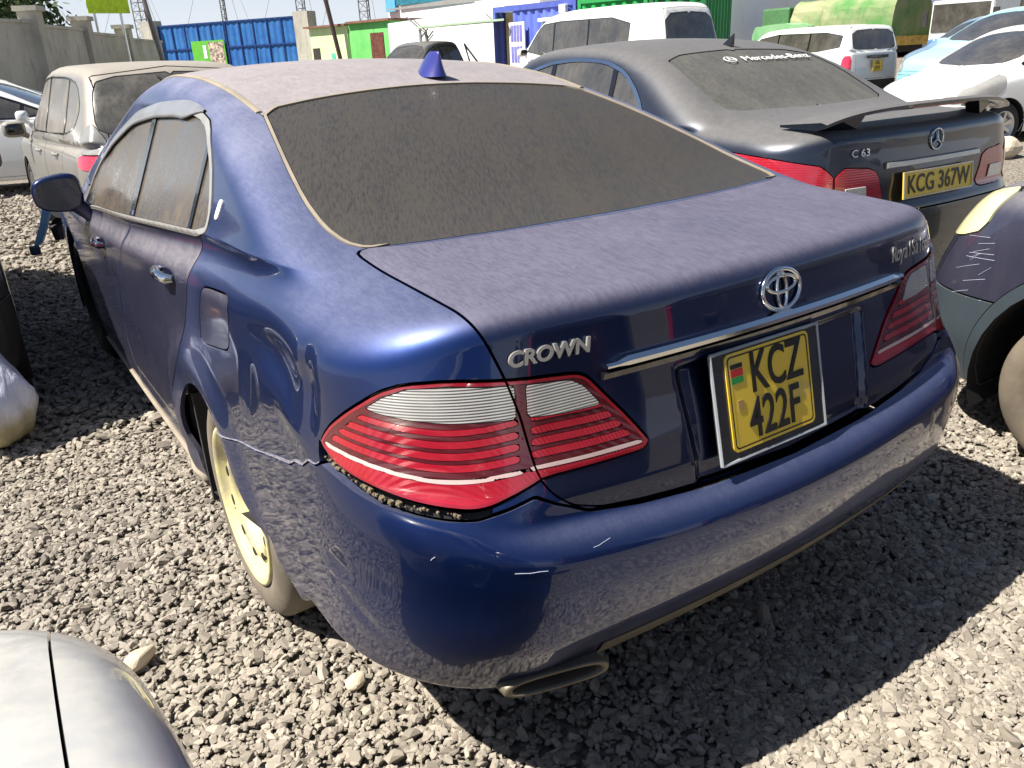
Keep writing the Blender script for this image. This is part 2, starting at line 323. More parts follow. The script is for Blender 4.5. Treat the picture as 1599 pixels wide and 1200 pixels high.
# ------------------------------------------------------------ panels cut out of a shell
def sdpoly(u,v,poly,r=0.):
    p=np.array(poly,float); q=np.roll(p,-1,0); P=np.stack([u,v],-1)
    d=np.full(u.shape,1e9); ins=np.zeros(u.shape,bool)
    for a,b in zip(p,q):
        e=b-a; w=P-a; t=np.clip((w@e)/max(e@e,1e-12),0,1); d=np.minimum(d,((w-t[...,None]*e)**2).sum(-1))
        c=(a[1]>v)!=(b[1]>v)
        if abs(e[1])>1e-12: ins^=c&(u<a[0]+(v-a[1])*e[0]/e[1])
    d=np.sqrt(d); return np.where(ins,-d,d)-r
def chaikin(poly,k=2):
    p=[np.array(a,float) for a in poly]
    for _ in range(k):
        o=[]
        for a,b in zip(p,p[1:]+p[:1]): o+=[a*.8+b*.2,a*.2+b*.8]
        p=o
    return p
class Shell:
    def __init__(s,V,N,T): s.V,s.N,s.T=V,N,T
    def part(s,val):
        """(inside, outside) of the level val=0"""
        T=s.T; sg=val<0; t=sg[T]; c=t.sum(1); V,N=s.V,s.N
        mix=(c==1)|(c==2); M=T[mix]; tm=t[mix]; odd=np.where(c[mix]==1,np.argmax(tm,1),np.argmin(tm,1))
        ar=np.arange(len(M)); a=M[ar,odd]; b=M[ar,(odd+1)%3]; d=M[ar,(odd+2)%3]; n=len(V)
        def key(i,j): return np.minimum(i,j).astype(np.int64)*n+np.maximum(i,j)
        ks=np.concatenate([key(a,b),key(a,d)]); uq,inv=np.unique(ks,return_inverse=True); inv=inv.reshape(-1)
        i,j=uq//n,uq%n; w=val[i]/(val[i]-val[j]+1e-15); w=np.clip(w,.002,.998)[:,None]
        Vn=V[i]*(1-w)+V[j]*w; Nn=N[i]*(1-w)+N[j]*w; Nn/=np.linalg.norm(Nn,axis=1,keepdims=True)
        p=n+inv[:len(M)]; q=n+inv[len(M):]; VV=np.concatenate([V,Vn]); NN=np.concatenate([N,Nn])
        o1=np.stack([a,p,q],1); o2=np.stack([p,b,d],1); o3=np.stack([p,d,q],1); oin=c[mix]==1
        Tin=np.concatenate([T[c==3],o1[oin],o2[~oin],o3[~oin]]); Tout=np.concatenate([T[c==0],o1[~oin],o2[oin],o3[oin]])
        def comp(T):
            if len(T)==0: return Shell(np.zeros((0,3)),np.zeros((0,3)),np.zeros((0,3),int))
            u,iv=np.unique(T,return_inverse=True); return Shell(VV[u],NN[u],iv.reshape(T.shape))
        return comp(Tin),comp(Tout)
    def cut(s,fn,gap=.004):
        """removes the region fn<0 from this shell and returns it; a gap is left between the two"""
        a,b=s.part(fn(s.V)+gap/2)
        if gap>0 and len(b.T): _,b=b.part(fn(b.V)-gap/2)
        s.V,s.N,s.T=b.V,b.N,b.T; return a
    def side(s,sg):
        return s.part(-sg*s.V[:,0])[0]
    def emit(s,name,m,parent,off=0.,flange=.012,fdir=None,label=None):
        if len(s.T)==0: return None
        V=s.V+s.N*off; T=s.T; E=np.concatenate([T[:,[0,1]],T[:,[1,2]],T[:,[2,0]]]); n=len(V)
        k=np.minimum(E[:,0],E[:,1]).astype(np.int64)*n+np.maximum(E[:,0],E[:,1]); uq,ix,ct=np.unique(k,return_index=True,return_counts=True)
        B=E[ix[ct==1]]; nrm=s.N.copy(); F=T; ff=len(T)
        if flange>0 and len(B):
            u,iv=np.unique(B,return_inverse=True); iv=iv.reshape(B.shape); d=-s.N[u]*flange if fdir is None else fdir(V[u])
            A=V[u]; C=A+d; V=np.concatenate([V,A,C]); m0=n; m1=n+len(u)
            e0,e1=iv[:,0],iv[:,1]
            F=np.concatenate([T,np.stack([m0+e1,m0+e0,m1+e0],1),np.stack([m0+e1,m1+e0,m1+e1],1)])
            nrm=np.concatenate([nrm,np.zeros((2*len(u),3))])
        o=build(name,V,F,m,parent,True,normals=nrm,flatfrom=ff)
        if label: o['label']=label
        return o
def ribbon(name,S,pts,w,h,m,parent,up=.0):
    """raised strip laid along points already on the surface; pts are (P,N)"""
    mb=MB(); P=[np.array(p) for p,_ in pts]; N=[np.array(n) for _,n in pts]; V=[];F=[]
    for i in range(len(P)):
        d=P[min(i+1,len(P)-1)]-P[max(i-1,0)]; d/=np.linalg.norm(d); c=np.cross(d,N[i]); c/=np.linalg.norm(c)
        for a,b in ((-.5,-.3),(-.5,.6),(-.25,1),(.25,1),(.5,.6),(.5,-.3)): V.append(P[i]+c*a*w+N[i]*(b*h+up))
    for i in range(len(P)-1):
        for k in range(5): F.append((i*6+k,i*6+k+1,i*6+7+k,i*6+6+k))
    F.append(tuple(range(6))); F.append(tuple(range((len(P)-1)*6,len(P)*6))[::-1])
    mb.add(V,F); return mb.build(name,m,parent)
def onsurf(S,O,D):
    O=np.array(O,float)[None]; D=np.array(D,float)[None]; D=D/np.linalg.norm(D); P=S.cast(O,D); return P[0],S.normal(P)[0]
# ------------------------------------------------------------ wheels
def wheel(parent,x,y,R,wd,rimr,kind,side,tyre_m,rim_m,name='wheel',z=None):
    """wheel whose outer face lies at |x|; side -1 left, +1 right"""
    z=R if z is None else z
    e=empty(name); e.parent=parent; e.location=(side*x,y,z); W=wd
    t=MB(); t.lathe([(0-.012,rimr-.004),(.0,rimr+.006),(.004,rimr+.03),(.002,R-.045),(-.008,R-.02),(-.022,R-.006),(-.035,R),(-W+.035,R),(-W+.02,R-.008),(-W,R-.05),(-W,rimr)],n=64,sx=side)
    t.build('tyre',tyre_m,e,True)
    rb=MB()
    if kind=='steel':   # deep dish disc with a ring of holes
        rb.lathe([(-.012,rimr-.004),(.004,rimr-.002),(.006,rimr-.012),(-.004,rimr-.022),(-.030,rimr-.034),(-.036,rimr-.05),(-.020,rimr-.07),(-.012,rimr-.080),(-.012,rimr-.100),(-.022,.122),(-.060,.108),(-.074,.095),(-.078,.05),(-.085,.036),(-.12,.032),(-.12,.0)],n=64,sx=side)
        r=rb.build('rim',rim_m,e,True)
        for k in range(10):
            a=2*pi*k/10+.3; h=MB(); cy,cz=(rimr-.080)*cos(a),(rimr-.080)*sin(a)
            V=[(side*-.0105,cy+.012*cos(t_)*cos(a)-.017*sin(t_)*sin(a),cz+.012*cos(t_)*sin(a)+.017*sin(t_)*cos(a)) for t_ in np.linspace(0,2*pi,13)[:-1]]
            V+=[(side*-.03,v[1],v[2]) for v in V]
            h.add(V,[tuple(range(12))]+[(i,(i+1)%12,12+(i+1)%12,12+i) for i in range(12)]); h.build('vent_hole',MATS['black'],r)
        for k in range(5):
            a=2*pi*k/5; h=MB(); h.lathe([(-.08,.011),(-.058,.011),(-.055,.006),(-.055,0)],n=10,c=(0,.068*cos(a),.068*sin(a)),sx=side); h.build('wheel_nut',MATS['metal'],r,True)
    elif kind=='hidden':
        rb.lathe([(-.012,rimr),(-.02,rimr-.02),(-.09,rimr-.03),(-.10,.08),(-.06,.05),(-.06,0)],n=40,sx=side); rb.build('rim',rim_m,e,True)
    else:
        rb.lathe([(-.012,rimr),(.002,rimr-.004),(-.002,rimr-.018),(-.09,rimr-.03),(-.10,.06),(-.02,.05),(-.015,0)],n=40,sx=side); r=rb.build('rim',rim_m,e,True)
        sp=MB()
        for k in range(7):
            a=2*pi*k/7; pr_=[Vector((side*-.012,cos(a)*q-sin(a)*s_,sin(a)*q+cos(a)*s_)) for q,s_ in ((.04,-.022),(rimr-.012,-.014),(rimr-.012,.014),(.04,.022))]
            bk=[p+Vector((side*-.03,0,0)) for p in pr_]; sp.add(pr_+bk,[(0,1,2,3),(0,4,5,1),(1,5,6,2),(2,6,7,3),(3,7,4,0)])
        sp.build('spokes',rim_m,r)
    return e
def arch_cap(parent,poly,side,xs,m,depth=.30):
    """dark liner that closes a wheel opening"""
    n=len(poly); V=[(side*xs,u,v) for u,v in poly]+[(side*(xs-depth),u,v) for u,v in poly]; zm=min(v for _,v in poly)+.004
    F=[(i,(i+1)%n,n+(i+1)%n,n+i) for i in range(n) if poly[i][1]>zm or poly[(i+1)%n][1]>zm]+[tuple(range(n,2*n))]
    return build('arch_liner',V,F,m,parent)
# ------------------------------------------------------------ common materials
mat('black',(.006,.006,.007),.6); mat('rubber',(.022,.021,.02),.75,vary=.3); mat('metal',(.55,.55,.55),.3,1.)
mat('chrome',(.78,.78,.77),.12,1.,vary=.04); mat('chrome_dull',srgb(190,186,178),.38,.7,vary=.1); mat('gloss_black',(.01,.01,.011),.12,coat=.6)
mat('tyre_dusty',srgb(108,99,86),.85,vary=.22,bump=.3,bsc=60); mat('white_plastic',(.75,.75,.74),.4)
mat('trim_dusty',srgb(138,128,112),.8,vary=.15)
def rim_yellow():
    m=NT('yellow_rim'); k=m.ramp(m.noise(9,det=8),.42,.72); m.set(Base_Color=m.mix(k,srgb(204,194,142),srgb(160,152,128)),Roughness=.45,Specular_IOR_Level=.4); MATS['yellow_rim']=m.m
rim_yellow()
def lens_mat(name,col,rough=.18,coat=1.,rib=(1,1,60),bstr=.25,em=None):
    m=NT(name); m.set(Base_Color=m.mix(m.ramp(m.noise(14,det=6),.3,.75),col,tuple(min(1,c*1.12+.012) for c in col)),Roughness=rough,Coat_Weight=coat,Coat_Roughness=.03,Specular_IOR_Level=.6)
    if bstr:
        wv=m.n('ShaderNodeTexWave',wave_type='BANDS',bands_direction='DIAGONAL'); m.l(m.coord(rib),wv.inputs['Vector']); wv.inputs['Scale'].default_value=1.; m.bump(wv.outputs['Fac'],bstr,.002)
    MATS[name]=m.m; return m.m
lens_mat('lens_red_dark',(.085,.002,.006),rib=(30,30,30)); lens_mat('lens_red',(.36,.003,.016),.16,rib=(90,90,10),bstr=.15); lens_mat('lens_clear',(.30,.29,.27),.14,rib=(0,0,125),bstr=.6)
lens_mat('lens_line',(.62,.45,.42),.25,bstr=0); lens_mat('lens_rim',(.26,.004,.014),.15,bstr=0)
# ------------------------------------------------------------ the dark blue saloon in the middle
def make_crown():
    S=crown_shape(); root=empty('saloon_car',(0,0,0),0,'large dusty dark blue saloon with a yellow wheel and yellow plate KCZ 422F','car')
    els=els_from([(-90,-42,6),(-42,-26,1.),(-26,26,.35),(26,50,.6),(50,90,1.25)])
    V,T=S.grid(225,170,40,els); N=S.normal(V); B=Shell(V,N,T)
    DUSTC=srgb(186,172,158)
    PB=paint('blue_paint',(.0045,.024,.125),.85,.40,srgb(128,130,148),.44,.015,.035,.05,tmin=.40,tmax=.99,low=.36,yd=(.85,1.40,.24),run=.06,grime=srgb(104,92,76))
    m=NT('roof_paint'); MATS['x']=m.m
    PR=paint('blue_roof_paint',(.008,.012,.05),.5,.4,srgb(156,148,146),.78,.30,.1,.05,tmin=.5,tmax=.9,run=.06)
    PD=paint('blue_lid_paint',(.003,.013,.060),.85,.36,srgb(110,106,120),.72,.008,.025,.03,tmin=.15,tmax=1.0,bsc=1.3,run=.09)
    PDOOR=paint('blue_door_paint',(.006,.016,.078),.7,.36,srgb(138,130,126),.60,.18,.06,.10,tmin=.0,tmax=.7,run=.10,low=.12,grime=srgb(112,100,84))
    ax=lambda v:np.abs(v[:,0])
    phi=lambda v:np.degrees(np.arctan2(ax(v),.95-v[:,1]))
    def mask(v,c,fn):
        o=np.full(len(v),1.); 
        if c.any(): o[c]=fn(v[c])
        return o
    # --- wheel openings
    arch_r=chaikin([(1.60,.05),(1.57,.16),(1.60,.27),(1.655,.37),(1.64,.44),(1.58,.51),(1.49,.575),(1.40,.615),(1.31,.632),(1.21,.617),(1.13,.590),(1.07,.54),(1.01,.47),(.945,.40),(.88,.35),(.80,.31),(.70,.27),(.62,.24),(.60,.05)],1)
    arch_f=[(3.9+.375*cos(t),.34+.375*sin(t)) for t in np.linspace(-.9,pi+.9,30)]
    B.cut(lambda v:mask(v,(ax(v)>.55)&(v[:,1]<2)&(v[:,2]<.8),lambda q:sdpoly(q[:,1],q[:,2],arch_r)),0)
    B.cut(lambda v:mask(v,(ax(v)>.5)&(v[:,1]>3)&(v[:,2]<.85),lambda q:sdpoly(q[:,1],q[:,2],arch_f)),0)
    # --- glass
    gl=chaikin([(-.1,.538),(.3,.552),(.5,.578),(.60,.598),(.645,.612),(.668,.66),(.675,.75),(.664,.89),(.636,1.05),(.602,1.217),(.557,1.42),(.37,1.462),(.15,1.490),(-.1,1.500)],1)
    topm=lambda v:(v[:,1]<1.7)&(v[:,2]>1.0)&(v[:,1]>.45)
    trim=B.cut(lambda v:mask(v,topm(v),lambda q:sdpoly(ax(q),q[:,1],gl,.007)),.002)
    glass=trim.cut(lambda v:sdpoly(ax(v),v[:,1],gl,-.002),.0)
    RG=dusty_glass('rear_glass_dust',(.03,.028,.026),srgb(54,49,43),.84,.92,1.05,(1,.10,.4),.4,190,.2,.12,(0,0,radians(24)),(.45,1.35))
    glass.emit('rear_window',RG,root,-.003); tb,ts=trim.part(trim.V[:,1]-.60-.0*trim.V[:,0]); tb.emit('lower_seal',MATS['gloss_black'],root,-.002); ts.emit('window_trim',MATS['trim_dusty'],root,.002)
    ws=chaikin([(-.1,3.76),(.55,3.62),(.70,3.40),(.72,3.2),(.585,2.72),(.3,2.64),(-.1,2.62)],1)
    g=B.cut(lambda v:mask(v,(v[:,1]>2.3)&(v[:,2]>.97),lambda q:sdpoly(ax(q),q[:,1],ws)),.004)
    g.emit('windscreen',dusty_glass('screen_glass',(.015,.015,.016),srgb(150,138,120),.45),root,-.003)
    dlo=chaikin([(3.16,.915),(2.86,.945),(2.09,1.002),(1.61,1.040),(1.215,1.070),(1.235,1.12),(1.34,1.215),(1.50,1.300),(1.62,1.323),(1.85,1.338),(2.2,1.325),(2.56,1.290),(2.9,1.19),(3.12,1.06)],1)
    sm=lambda v:(ax(v)>.4)&(v[:,2]>.85)&(v[:,1]>1.0)&(v[:,1]<3.5)
    vis=chaikin([(1.42,1.262),(1.50,1.335),(1.63,1.362),(1.85,1.378),(2.2,1.366),(2.6,1.325),(2.95,1.215),(3.2,1.03),(3.13,.98),(2.86,1.14),(2.53,1.255),(2.2,1.293),(1.85,1.305),(1.63,1.290),(1.52,1.27)],1)
    fr=B.cut(lambda v:mask(v,sm(v),lambda q:sdpoly(q[:,1],q[:,2],dlo,.017)),.003)
    D=fr.cut(lambda v:sdpoly(v[:,1],v[:,2],dlo),.002)
    SG=dusty_glass('side_glass_dust',(.02,.017,.014),srgb(124,110,92),.46,.85,1.1,(1,1,.5),1.,60,.05)
    def yB(z): return 2.09+(z-1.0)*.35
    def yQ(z): return 1.365+(z-1.07)*.30
    parts=[('front_door_glass',lambda v:-(v[:,1]-yB(v[:,2])-.035)),('rear_door_glass',lambda v:np.maximum(v[:,1]-yB(v[:,2])+.03,-(v[:,1]-yQ(v[:,2])-.014))),('quarter_glass',lambda v:v[:,1]-yQ(v[:,2])+.014)]
    for nm,fn in parts:
        p=D.cut(fn,.001)
        for sg in (-1,1): p.side(sg).emit(nm,SG,root,-.004,.006)
    for sg in (-1,1):
        for pt in D.side(sg).part(D.side(sg).V[:,1]-1.75): pt.emit('pillar_trim',MATS['gloss_black'],root,.001)
        fr.side(sg).emit('window_frame',MATS['chrome_dull'],root,.003)
    # --- boot lid
    xe=prof([(.70,.600),(.76,.612),(.88,.622),(.946,.635),(1.0,.651),(1.04,.665),(1.058,.673),(1.1,.676)],.01)
    zb=prof([(0,.661),(.24,.667),(.41,.682),(.50,.694),(.56,.715),(.60,.75),(.63,.80)],.01)
    lid=B.cut(lambda v:mask(v,(v[:,1]<.75)&(v[:,2]>.5),lambda q:smax(smax(ax(q)-xe(q[:,2]),zb(ax(q))-q[:,2],.02),q[:,1]-(.522+.16*ax(q)**2+.25*np.maximum(ax(q)-.58,0)),.04)),.005)
    # --- lamps, outlined in angle and height round the corner
    A=.0165
    LP=[(57.2,.809),(56.4,.830),(55.2,.855),(52.6,.893),(49.2,.934),(46.6,.951),(42.5,.957),(37.4,.949),(33.7,.943),(30.6,.937),(29.4,.928),(27.7,.894),(25.2,.845),(23.1,.800),(22.5,.785),(23.2,.774),(24.0,.772),(28.9,.773),(34.1,.776),(35.2,.768),(37.1,.755),(39.0,.743),(40.6,.740),(43.1,.744),(46.1,.750),(49.4,.760),(52.4,.770),(55.1,.783)]
    LP=[(a*A,z) for a,z in LP]
    LPR=[(a*A,z) for a,z in [(57.2,.809),(56.4,.830),(55.2,.855),(52.6,.893),(49.2,.934),(46.6,.951),(42.5,.957),(37.4,.949),(33.7,.943),(30.6,.937),(29.0,.926),(26.6,.894),(22.6,.845),(18.9,.790),(17.6,.770),(18.6,.758),(20.0,.757),(27.5,.763),(34.1,.770),(35.2,.764),(37.1,.755),(39.0,.743),(40.6,.740),(43.1,.744),(46.1,.750),(49.4,.760),(52.4,.770),(55.1,.783)]]
    CL=[(a*A,z) for a,z in [(50.4,.902),(48.6,.924),(46.2,.941),(42.5,.945),(37.5,.937),(33.7,.930),(31.2,.925),(29.9,.910),(28.2,.874),(32,.875),(36,.883),(42.6,.888),(46.3,.893)]]
    ph=lambda v:phi(v)*A
    lm=lambda v:(v[:,1]<.7)&(v[:,2]>.68)&(v[:,2]<1.0)&(ax(v)>.2)
    fl=lambda v:mask(v,lm(v),lambda q:np.where(q[:,0]>0,sdpoly(ph(q),q[:,2],chaikin(LPR,1)),sdpoly(ph(q),q[:,2],chaikin(LP,1))))
    zl=prof([(17*A,.785),(23*A,.789),(29.5*A,.790),(35*A,.796),(40*A,.787),(43*A,.786),(46*A,.791),(51*A,.802),(56*A,.812)],.02)
    rows=((0,.0042,'lens_line'),(.022,.0065,'lens_red'),(.042,.0065,'lens_red'),(.062,.0065,'lens_red'),(.083,.0055,'lens_red'))
    for sh,nm,lb in ((lid,'boot_lamp',0),(B,'tail_lamp',1)):
        L=sh.cut(fl,.006)
        for sg in (-1,1):
            LQ=LPR if sg>0 else LP; l=L.side(sg); e=empty(nm); e.parent=root
            rim=l; inner=rim.cut(lambda v:sdpoly(ph(v),v[:,2],LQ,-.008),.0)
            edge=(35.0 if nm=='boot_lamp' else 37.4)*A
            rim.emit('lamp_rim',MATS['lens_rim'],e,.004,.016)
            clear=inner.cut(lambda v:smax(sdpoly(ph(v),v[:,2],CL,.002),.0085-np.abs(ph(v)-(36.1*A+(v[:,2]-.9)*.02)),.004),.0015)
            clear.emit('clear_lens',MATS['lens_clear'],e,.004,.006)
            for k,(dz,hw,mn) in enumerate(rows):
                ga=.009 if k else .003
                b=inner.cut(lambda v:smax(np.maximum(np.abs(v[:,2]-zl(ph(v))-dz)-hw,sdpoly(ph(v),v[:,2],LQ,-.018 if k else -.012)),ga-np.abs(ph(v)-(35.9*A+(v[:,2]-.9)*.02)),.004),.001)
                if k==0:
                    lowr=inner.cut(lambda v:np.maximum(v[:,2]-zl(ph(v))+.003,sdpoly(ph(v),v[:,2],LQ,-.008)),.0); lowr.emit('lower_lens',MATS['lens_red'],e,.0036,.004)
                b.emit('chrome_line' if k==0 else 'light_bar',MATS[mn],e,.0042,.005)
            inner.emit('lens',MATS['lens_red_dark'],e,.0035,.004)
    # --- bumper
    zt=prof([(0,.655),(14.5,.661),(24,.677),(29.8,.694),(33,.725),(35,.748),(37,.738),(40,.727),(43,.728),(46,.731),(49.4,.737),(52.4,.747),(55,.759),(57.2,.768),(58.4,.752),(60,.750),(62.0,.722),(64.5,.712),(66,.694),(68,.684),(81,.623),(95,.575),(103,.553),(110,.548)],.16,-5,180)
    lb=prof([(37.1,.755),(39.0,.743),(40.6,.740),(43.1,.744),(46.1,.750),(49.4,.760),(52.4,.770),(55.1,.783),(58,.80)],.2,30,70)
    gp=B.cut(lambda v:mask(v,(v[:,1]<.7)&(v[:,2]<.85)&(v[:,2]>.6),lambda q:np.maximum(np.maximum(q[:,2]-lb(phi(q))-.012,zt(phi(q))-q[:,2]),np.abs(phi(q)-48.3)-9.6)),.001)
    for sg in (-1,1): gp.side(sg).emit('lamp_gap_lining',mat('liner',(.010,.0095,.009),.9,vary=.3),root,-.016,.01)
    bump=B.cut(lambda v:mask(v,(v[:,1]<1.25)&(v[:,2]<.85),lambda q:np.maximum(q[:,2]-zt(phi(q)),q[:,1]-1.12-(q[:,2]-.5)*.6)),.007)
    bt=bump.cut(lambda v:mask(v,(v[:,1]<.45),lambda q:np.maximum(q[:,2]-.388,np.where(q[:,0]<0,ax(q)-.50,-1.))),.011)
    bump.emit('rear_bumper',PB,root,.002,.02); bt.emit('bumper_lower_lip',mat('lip_grime',srgb(98,92,78),.75,vary=.35,ns=3.),root,.002,.03)
    lid.emit('boot_lid',PD,root,.0015,.02)
    # --- doors, fuel flap, bonnet, sills
    rd=[(1.262,1.10),(1.262,.963),(1.295,.89),(1.342,.816),(1.44,.69),(1.549,.60),(1.665,.50),(1.73,.38),(1.74,.215),(2.56,.215),(2.55,.49),(2.42,.69),(2.25,.85),(2.17,.96),(2.14,1.05)]
    fd=[(2.165,1.05),(2.19,.96),(2.275,.85),(2.445,.69),(2.575,.49),(2.585,.215),(3.42,.215),(3.46,.5),(3.38,.8),(3.25,.99)]
    sd_=lambda v:(ax(v)>.6)&(v[:,2]<1.12)
    sill=B.cut(lambda v:mask(v,(v[:,1]>1.5)&(v[:,1]<3.5)&(v[:,2]<.4)&(ax(v)>.7),lambda q:np.maximum(q[:,2]-.212,1.6-q[:,1])),.004)
    for nm,pl in (('rear_door',rd),('front_door',fd)):
        d=B.cut(lambda v:mask(v,sd_(v),lambda q:sdpoly(q[:,1],q[:,2],pl)),.006)
        for sg in (-1,1): d.side(sg).emit(nm,PDOOR,root)
    for sg in (-1,1): sill.side(sg).emit('sill_trim',MATS['trim_dusty'],root,.012,.02)
    ff=chaikin([(1.133,.953),(1.05,.962),(.914,.973),(.905,.91),(.925,.837),(1.06,.812),(1.195,.790),(1.17,.87)],2)
    fu=B.cut(lambda v:mask(v,(v[:,0]<-.6)&(v[:,1]<1.4)&(v[:,1]>.7),lambda q:sdpoly(q[:,1],q[:,2],ff)),.006)
    fu.emit('fuel_flap',PDOOR,root)
    hd=B.cut(lambda v:mask(v,(v[:,1]>3.4)&(v[:,2]>.6),lambda q:np.maximum(ax(q)-.70,3.80-q[:,1]-.25*ax(q)**2+0*q[:,2])),.006)
    hd.emit('bonnet',PR,root)
    roof=B.cut(lambda v:mask(v,(v[:,2]>1.2)&(v[:,1]<3.2),lambda q:np.maximum(ax(q)-(.575-.02*(q[:,1]-1.4)),1.40-.1*ax(q)**2-q[:,1])),.003)
    roof.emit('roof_panel',PR,root)
    B.emit('body',PB,root,0,.015)
    LM=mat('liner',(.010,.0095,.009),.9,vary=.3)
    circ=[(1.215+.455*cos(t),.33+.40*sin(t)) for t in np.linspace(-.6,pi+.6,40)]
    for sg in (-1,1):
        arch_cap(root,[(a,max(b,.345 if a<1.0 else .16)) for a,b in circ],sg,.872,LM,.30); arch_cap(root,[(a,max(b,.20)) for a,b in arch_f],sg,.885,LM,.30)
    # roof mouldings
    for sg in (-1,1):
        pts=[onsurf(S,(sg*(.575-.02*(y-1.4)),y,.9),(0,0,1)) for y in np.linspace(1.405,3.0,24)]
        ribbon('roof_moulding',S,pts,.018,.005,MATS['trim_dusty'],root)
    # visor strips over the side windows
    VM=mat('visor_smoke',srgb(126,126,128),.35,coat=.3,vary=.12)
    for sg in (-1,1):
        mb=MB(); V=[];F=[]; ys=np.linspace(1.60,3.02,30)
        ztop=prof([(1.4,1.295),(1.5,1.325),(1.65,1.352),(1.85,1.366),(2.2,1.352),(2.56,1.315),(2.9,1.215),(3.15,1.06)],.05)
        for y in ys:
            for dz,of in ((0.004,.001),(-.010,.007),(-.035,.009),(-.048,.008),(-.048,.004)):
                dz=dz*min(1,(y-1.58)*5)
                P,Nn=onsurf(S,(0,y,ztop(y)+dz),(sg,0,0)); V.append(P+Nn*of)
        for i in range(29):
            for k in range(4): F.append((i*5+k,i*5+k+1,i*5+6+k,i*5+5+k))
        mb.add(V,F); mb.build('rain_visor',VM,root,True)
    # --- wheels
    wheel(root,.888,1.11,.33,.16,.232,'steel',-1,MATS['tyre_dusty'],MATS['yellow_rim'])
    wheel(root,.86,1.11,.33,.20,.215,'alloy',1,MATS['rubber'],MATS['metal'])
    wheel(root,.875,3.9,.33,.20,.215,'hidden',-1,MATS['rubber'],MATS['black']); wheel(root,.875,3.9,.33,.20,.215,'hidden',1,MATS['rubber'],MATS['black'])
    # --- shark fin
    P,Nn=onsurf(S,(.085,1.60,.9),(0,0,1))
    fin=MB(); V=[];F=[]; n=14
    for j in range(9):
        t=j/8; zz=.078*t; L=.105*(1-t)**.8+.034*t; cy=-.018*t-.02*t*t; wd=.040*(1-t)**1.2+.004
        for k in range(n):
            a=2*pi*k/n; yy=L*cos(a)+cy if cos(a)>0 else (L*.75)*cos(a)+cy
            V.append((wd*sin(a)*(1-.5*max(0,cos(a))),yy,zz-.004))
    for j in range(8):
        for k in range(n): F.append((j*n+k,j*n+(k+1)%n,(j+1)*n+(k+1)%n,(j+1)*n+k))
    F.append(tuple(range(8*n,9*n)))
    fin.add(V,F); fin.build('shark_fin_antenna',mat('fin_blue',(.028,.030,.19),.35,coat=.8),root,True,loc=tuple(P))
    # --- door mirror (left), and its twin
    for sg in (-1,1):
        e=empty('door_mirror'); e.parent=root; e.location=(sg*.968,3.08,.985)
        hs=blob('mirror_housing',paint('mirror_paint',(.004,.012,.06),.6,.3,srgb(130,130,150),.12,.01,.03,.05),e,(0,.02,0),(.098,.075,.078),.62,fn=lambda p:(p.x,p.y if p.y>-.02 else -.02+(p.y+.02)*.35,p.z*(1-.15*p.x*sg/.098)))
        g=MB(); n=28; sp=lambda t,p:math.copysign(abs(t)**p,t); V=[(.082*sp(cos(2*pi*k/n),.6),-.026,.062*sp(sin(2*pi*k/n),.6)*(1-.12*cos(2*pi*k/n)*sg)) for k in range(n)]
        V+=[(v[0],v[1]+.01,v[2]) for v in V]; g.add(V,[tuple(range(n))]+[(i,(i+1)%n,n+(i+1)%n,n+i) for i in range(n)])
        g.build('mirror_glass',dusty_glass('mirror_dust',(.012,.018,.028),srgb(90,96,104),.12),e)
        a=MB(); a.tube([(-sg*.06,.02,-.055),(-sg*.10,.01,-.10),(-sg*.135,.0,-.14)],[.035,.030,.034],8); a.build('mirror_stalk',PB,e,True)
    # --- door handles
    for y,z in ((1.50,.918),(2.70,.822)):
        for sg in (-1,1):
            P,Nn=onsurf(S,(0,y,z),(sg,0,0)); e=empty('door_handle'); e.parent=root; e.location=tuple(P)
            cup=MB(); V=[(sg*.003,.075*cos(t),.026*sin(t)-.004) for t in np.linspace(0,2*pi,25)[:-1]]; cup.add([(sg*.003,0,0)]+V,[(0,i+1,(i+1)%24+1) for i in range(24)]); cup.build('handle_recess',mat('recess_blue',(.006,.007,.03),.3,coat=.7),e)
            h=MB(); pts=[(sg*.004,-.085,0),(sg*.022,-.065,0),(sg*.030,0,0),(sg*.022,.065,0),(sg*.004,.085,0)]
            h.tube(pts,[.010,.014,.015,.014,.010],10); h.build('grip',MATS['chrome'],e,True)
    # --- small white sticker on the rear pillar
    P,Nn=onsurf(S,(0,1.16,1.128),(-1,0,0)); M=frame_m(P+Nn*.006,(0,1,-.05),Nn); c=MB(); V=[M@Vector((.015*math.copysign(abs(cos(t))**.7,cos(t)),.026*math.copysign(abs(sin(t))**.7,sin(t)),h)) for h in (-.006,-.002) for t in np.linspace(0,2*pi,21)[:-1]]
    c.add(V,[tuple(range(20,40)),]+[(i,(i+1)%20,20+(i+1)%20,20+i) for i in range(20)]); c.build('pillar_badge',MATS['white_plastic'],root)
    # --- rear face fittings
    def rear_at(x,z):
        P,Nn=onsurf(S,(x,.9,z),(0,-1,0)); return Vector(P),Vector(Nn)
    pts=[tuple(map(np.array,rear_at(x,.936-.002*abs(x)))) for x in np.linspace(-.452,.452,40)]
    st=MB(); V=[];F=[]
    for i,(p,nn) in enumerate(pts):
        e=1 if 1<i<38 else .45
        for dy,dz in ((.004,.011),(-.014,.012),(-.020,.004),(-.020,-.004),(-.008,-.010),(.004,-.010)): V.append((p[0],p[1]+dy,p[2]+dz*e+.004))
    for i in range(39):
        for k in range(5): F.append((i*6+k,i*6+k+1,i*6+7+k,i*6+6+k))
    F+=[tuple(range(6)),tuple(range(234,240))[::-1]]
    st.add(V,F); st.build('chrome_strip',MATS['chrome'],root)
    st=MB(); V=[];F=[]
